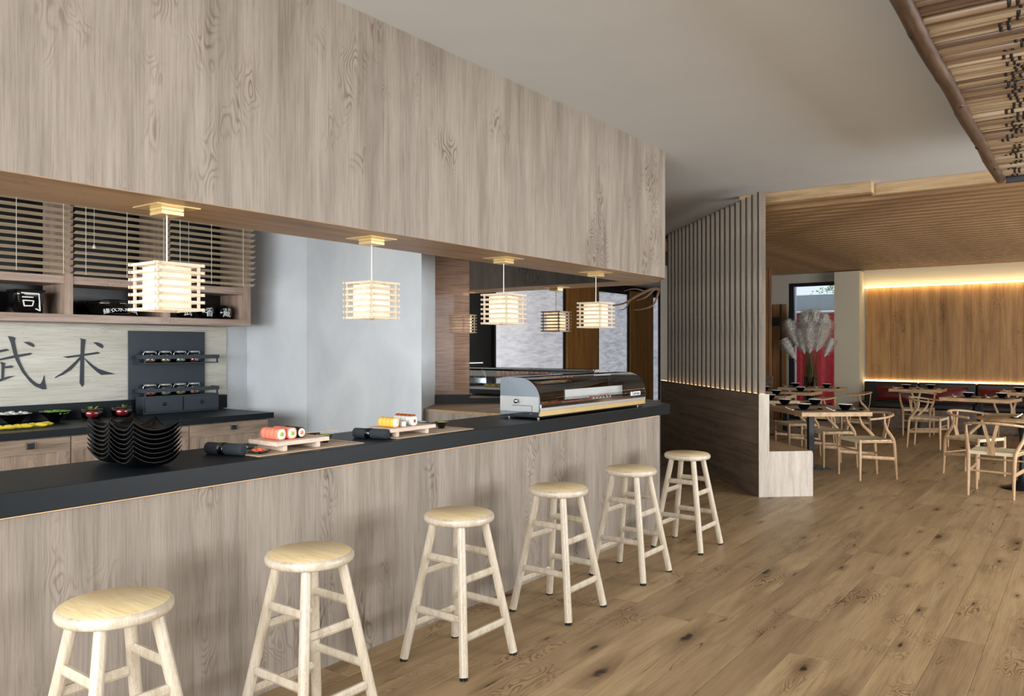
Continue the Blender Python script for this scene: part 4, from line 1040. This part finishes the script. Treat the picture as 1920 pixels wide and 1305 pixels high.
BW = [(9.60, 2.78, 40, 'near left of the bench table'), (9.80, 2.36, 40, 'near right of the bench table'), (10.28, 3.22, 40, 'far left of the bench table'), (10.50, 2.90, 40, 'far right of the bench table'),
      (11.15, 3.70, 40, 'right side of the second bench table'), (12.35, 4.0, 4, 'on the table behind the second bench table'),
      (13.45, 4.55, 2, 'left side of the table before the pampas vase'), (13.55, 3.98, 2, 'right side of the table before the pampas vase'), (15.0, 4.50, 0, 'left side of the table nearest the window'), (15.05, 3.95, 0, 'right side of the table nearest the window'),
      (15.62, 2.72, 0, 'on the left banquette table'), (15.85, 2.36, 0, 'at the back of the left banquette table'), (13.45, 1.5, -10, 'left side of the middle table'), (13.55, 1.08, -10, 'right side of the middle table'), (15.6, 1.0, 0, 'on the right banquette table')]
for x, y, rz, l in BW: setting(x, y, rz, 'black rice bowl ' + l)
t = thing('soup_spoon', 'white soup spoon in a small dark dish on the round table', 'spoon', (9.87, .66, .7455), -30)
MB().lathe([(0, .0), (.05, .001), (.065, .012), (.066, .013), (.05, .005), (0, .005)], 20).build('dish', m_gloss, t)
MB().lathe([(0, .006), (.018, .007), (.026, .016), (.02, .014), (0, .010)], 16).build('spoon_bowl', m_white, t)
MB().tube([(.02, 0, .016), (.07, 0, .03), (.10, 0, .045)], [.007, .006, .007], 8).build('handle', m_white, t)

# ------------------------------------------------------------------ pampas grass in a glass floor vase
pv = thing('pampas_vase', 'tall glass vase of cream pampas grass before the window', 'vase', (15.7, 4.42, 0))
MB().lathe([(0, .002), (.12, .002), (.125, .02), (.125, .92), (.121, .92), (.121, .03), (0, .02)], 28).build('glass_vase', m_caseglass, pv)
rr = random.Random(21)
# plumes: (lateral lean across the view, depth lean, tip height, length, radius)
PLU = [(-.42, .0, 1.98, .52, .11), (-.46, .08, 1.62, .42, .10), (-.30, .1, 1.95, .55, .12), (-.15, -.1, 2.08, .62, .14), (-.05, .1, 2.14, .65, .15), (.06, -.05, 2.16, .66, .15), (.14, .12, 2.10, .62, .14), (.24, -.08, 2.08, .6, .13), (.34, .05, 1.98, .55, .12), (.42, .0, 1.63, .36, .075), (.0, .2, 1.95, .55, .15), (-.1, -.2, 1.9, .55, .15), (.14, -.2, 1.88, .5, .14), (-.22, -.05, 1.80, .45, .13)]
rt_ = Vector((math.sin(R(VIEW)), -math.cos(R(VIEW)), 0)); fw_ = Vector((math.cos(R(VIEW)), math.sin(R(VIEW)), 0))
for (lx_, dp, zt, L, rad) in PLU:
    tip = rt_*lx_ + fw_*dp + Vector((0, 0, zt)); b0 = rt_*lx_*.12 + Vector((0, 0, .06)); mid = rt_*lx_*.42 + fw_*dp*.4 + Vector((0, 0, .06 + (zt-.06)*.62))
    path = bez([b0, mid, tip], 12)
    MB().tube(path, [.004]*len(path), 5).build('stem', m_stem, pv)
    mb = MB(); tot = len(path); d_ = (tip - path[-6]).normalized()
    for i in range(1300):
        u = rr.random(); p = tip - d_*L*(1-u) if True else None
        a = rr.uniform(0, 6.28); side = d_.orthogonal().normalized(); o2 = d_.cross(side)
        w = side*math.cos(a) + o2*math.sin(a)
        ln = 1.35*rad*(math.sin(math.pi*min(1, .12+u*.80))**.7)*rr.uniform(.55, 1.7)
        q0 = p; q1 = p + w*ln*.42 + d_*ln*.75; q2 = p + w*ln*.95 + d_*ln*1.0 + Vector((0, 0, -.3*ln))
        c_ = w.cross(d_).normalized()*.0055
        mb.add([q0-c_*.4, q0+c_*.4, q1+c_, q1-c_, q2], [(0,1,2,3), (3,2,4)])
    o = mb.build('plume', m_plume, pv)
mb = MB()
for i in range(260):
    a = rr.uniform(0, 6.28); r_ = rr.uniform(0, .09); p = Vector((r_*math.cos(a), r_*math.sin(a), rr.uniform(.3, 1.0))); e_ = p + Vector((math.cos(a)*rr.uniform(.02, .16), math.sin(a)*rr.uniform(.02, .16), rr.uniform(.35, .75)))
    c_ = Vector((-math.sin(a), math.cos(a), 0))*.006; mb.add([p-c_, p+c_, e_], [(0,1,2)])
o = mb.build('leaf_blades', m_stem, pv); o['kind'] = 'stuff'

# ------------------------------------------------------------------ bamboo canopy under the ceiling
bc = thing('bamboo_canopy', 'hanging canopy of bamboo canes framed by a dark bamboo pole', 'canopy', (2.2, .58, 2.80))
XE = 7.10 - 2.2
pole = []; rad = []
for i in range(80):
    x = XE*i/79; pole.append((x, .0 + .004*math.sin(i*.3), 0)); rad.append(.035 + (.0025 if i % 11 == 0 else 0))
po = MB().tube(pole, rad, 14).build('edge_pole', m_log, bc)
for i, sd in ((22, 1), (41, -1), (58, 1), (70, -1)):
    mb = MB(); mb.M = Matrix.Translation((pole[i][0], -.0, 0)) @ Matrix.Rotation(R(35*sd+180), 4, 'X') @ Matrix.Translation((0, 0, .033)) @ Matrix.Diagonal((1.7, 1, 1, 1))
    mb.lathe([(.014, -.004), (.011, .0035), (.006, .005), (0, .002)], 12).build('knot', m_node, po)
cane_me = []
rr = random.Random(5)
for k in range(6):
    r_ = .0165 + .001*k; mb = MB(); pts = []; rs = []
    for i in range(15):
        pts.append((.002*math.sin(i+k), -2.7*i/14, .003*math.sin(i*.7+k))); rs.append(r_*(1 + .05*math.sin(i*1.7+k)))
    mb.tube(pts, rs, 8); me = mb.mesh('cane'); me.materials.append(m_cane); cane_me.append((r_, me))
x = .05; i = 0
bind_me = MB().lathe([(.018, -.007), (.0215, -.005), (.0215, .005), (.018, .007)], 10).mesh('binding'); bind_me.materials.append(m_node)
while x < XE - .03:
    r_, me = cane_me[rr.randrange(6)]
    o = bpy.data.objects.new('cane', me); COL.objects.link(o); o.parent = bc
    o.location = (x + r_, .0, .018 + rr.uniform(-.006, .014)); o.rotation_euler = (rr.uniform(-.004, .004), 0, rr.uniform(-.004, .004))
    if rr.random() < .8:
        yb = .074*(x+2.2) - .58 + rr.uniform(-.05, .03)
        for dy in (0, -.028):
            b = bpy.data.objects.new('binding', bind_me); COL.objects.link(b); b.parent = o; b.location = (0, yb+dy, 0); b.rotation_euler = (R(90), 0, 0); b.scale = (r_/.0175,)*3
    x += r_*rr.uniform(1.9, 2.15); i += 1
MB().box(0, XE, -2.7, .02, .045, .055).build('backing_mat', m_dark, bc)
MB().box(XE-.02, XE+.03, -2.7, -.04, -.035, .04).build('end_bar', m_dark, bc)
for xx in (.6, 2.6, 4.4):
    for yy in (-.6, -2.0): MB().tube([(xx, yy, .05), (xx, yy, CH-2.80)], .004, 6).build('hanger_wire', m_blackmet, bc)

# ------------------------------------------------------------------ dry branch in a floor vase, seen only in the mirror
bv = thing('branch_vase', 'dry branch reflected in the right edge of the mirror', 'branch', (3.0, -4.3, 0))
MB().lathe([(0, .002), (.14, .002), (.20, .2), (.21, .45), (.12, .72), (.09, .8), (.075, .8), (.10, .7), (.18, .45), (.17, .2), (0, .04)], 28).build('floor_vase', m_gloss, bv)
def br(pts, r0, r1, name='twig'):
    P = bez(pts, 6); n = len(P); MB().tube(P, [1.8*(r0 + (r1-r0)*i/(n-1)) for i in range(n)], 7).build(name, m_branch, bv)
br([(0,0,.1), (.03,0,1.2), (.0,.05,2.2), (-.12,.2,2.62)], .03, .02, 'stem')
u_ = Vector((-.803, .596, 0))
def q3(a, z): return tuple(u_*a + Vector((0, .1, z)))
br([q3(.0, 2.45), q3(.25, 2.60), q3(.55, 2.50), q3(.85, 2.33), q3(1.1, 2.28)], .022, .006)
br([q3(.30, 2.58), q3(.45, 2.44), q3(.62, 2.38)], .014, .004)
br([q3(.20, 2.55), q3(.30, 2.30), q3(.50, 2.22), q3(.66, 2.20)], .013, .004)
br([q3(.45, 2.55), q3(.65, 2.60), q3(.85, 2.56)], .009, .003)
br([q3(.75, 2.39), q3(.82, 2.24), q3(.92, 2.20)], .009, .003)
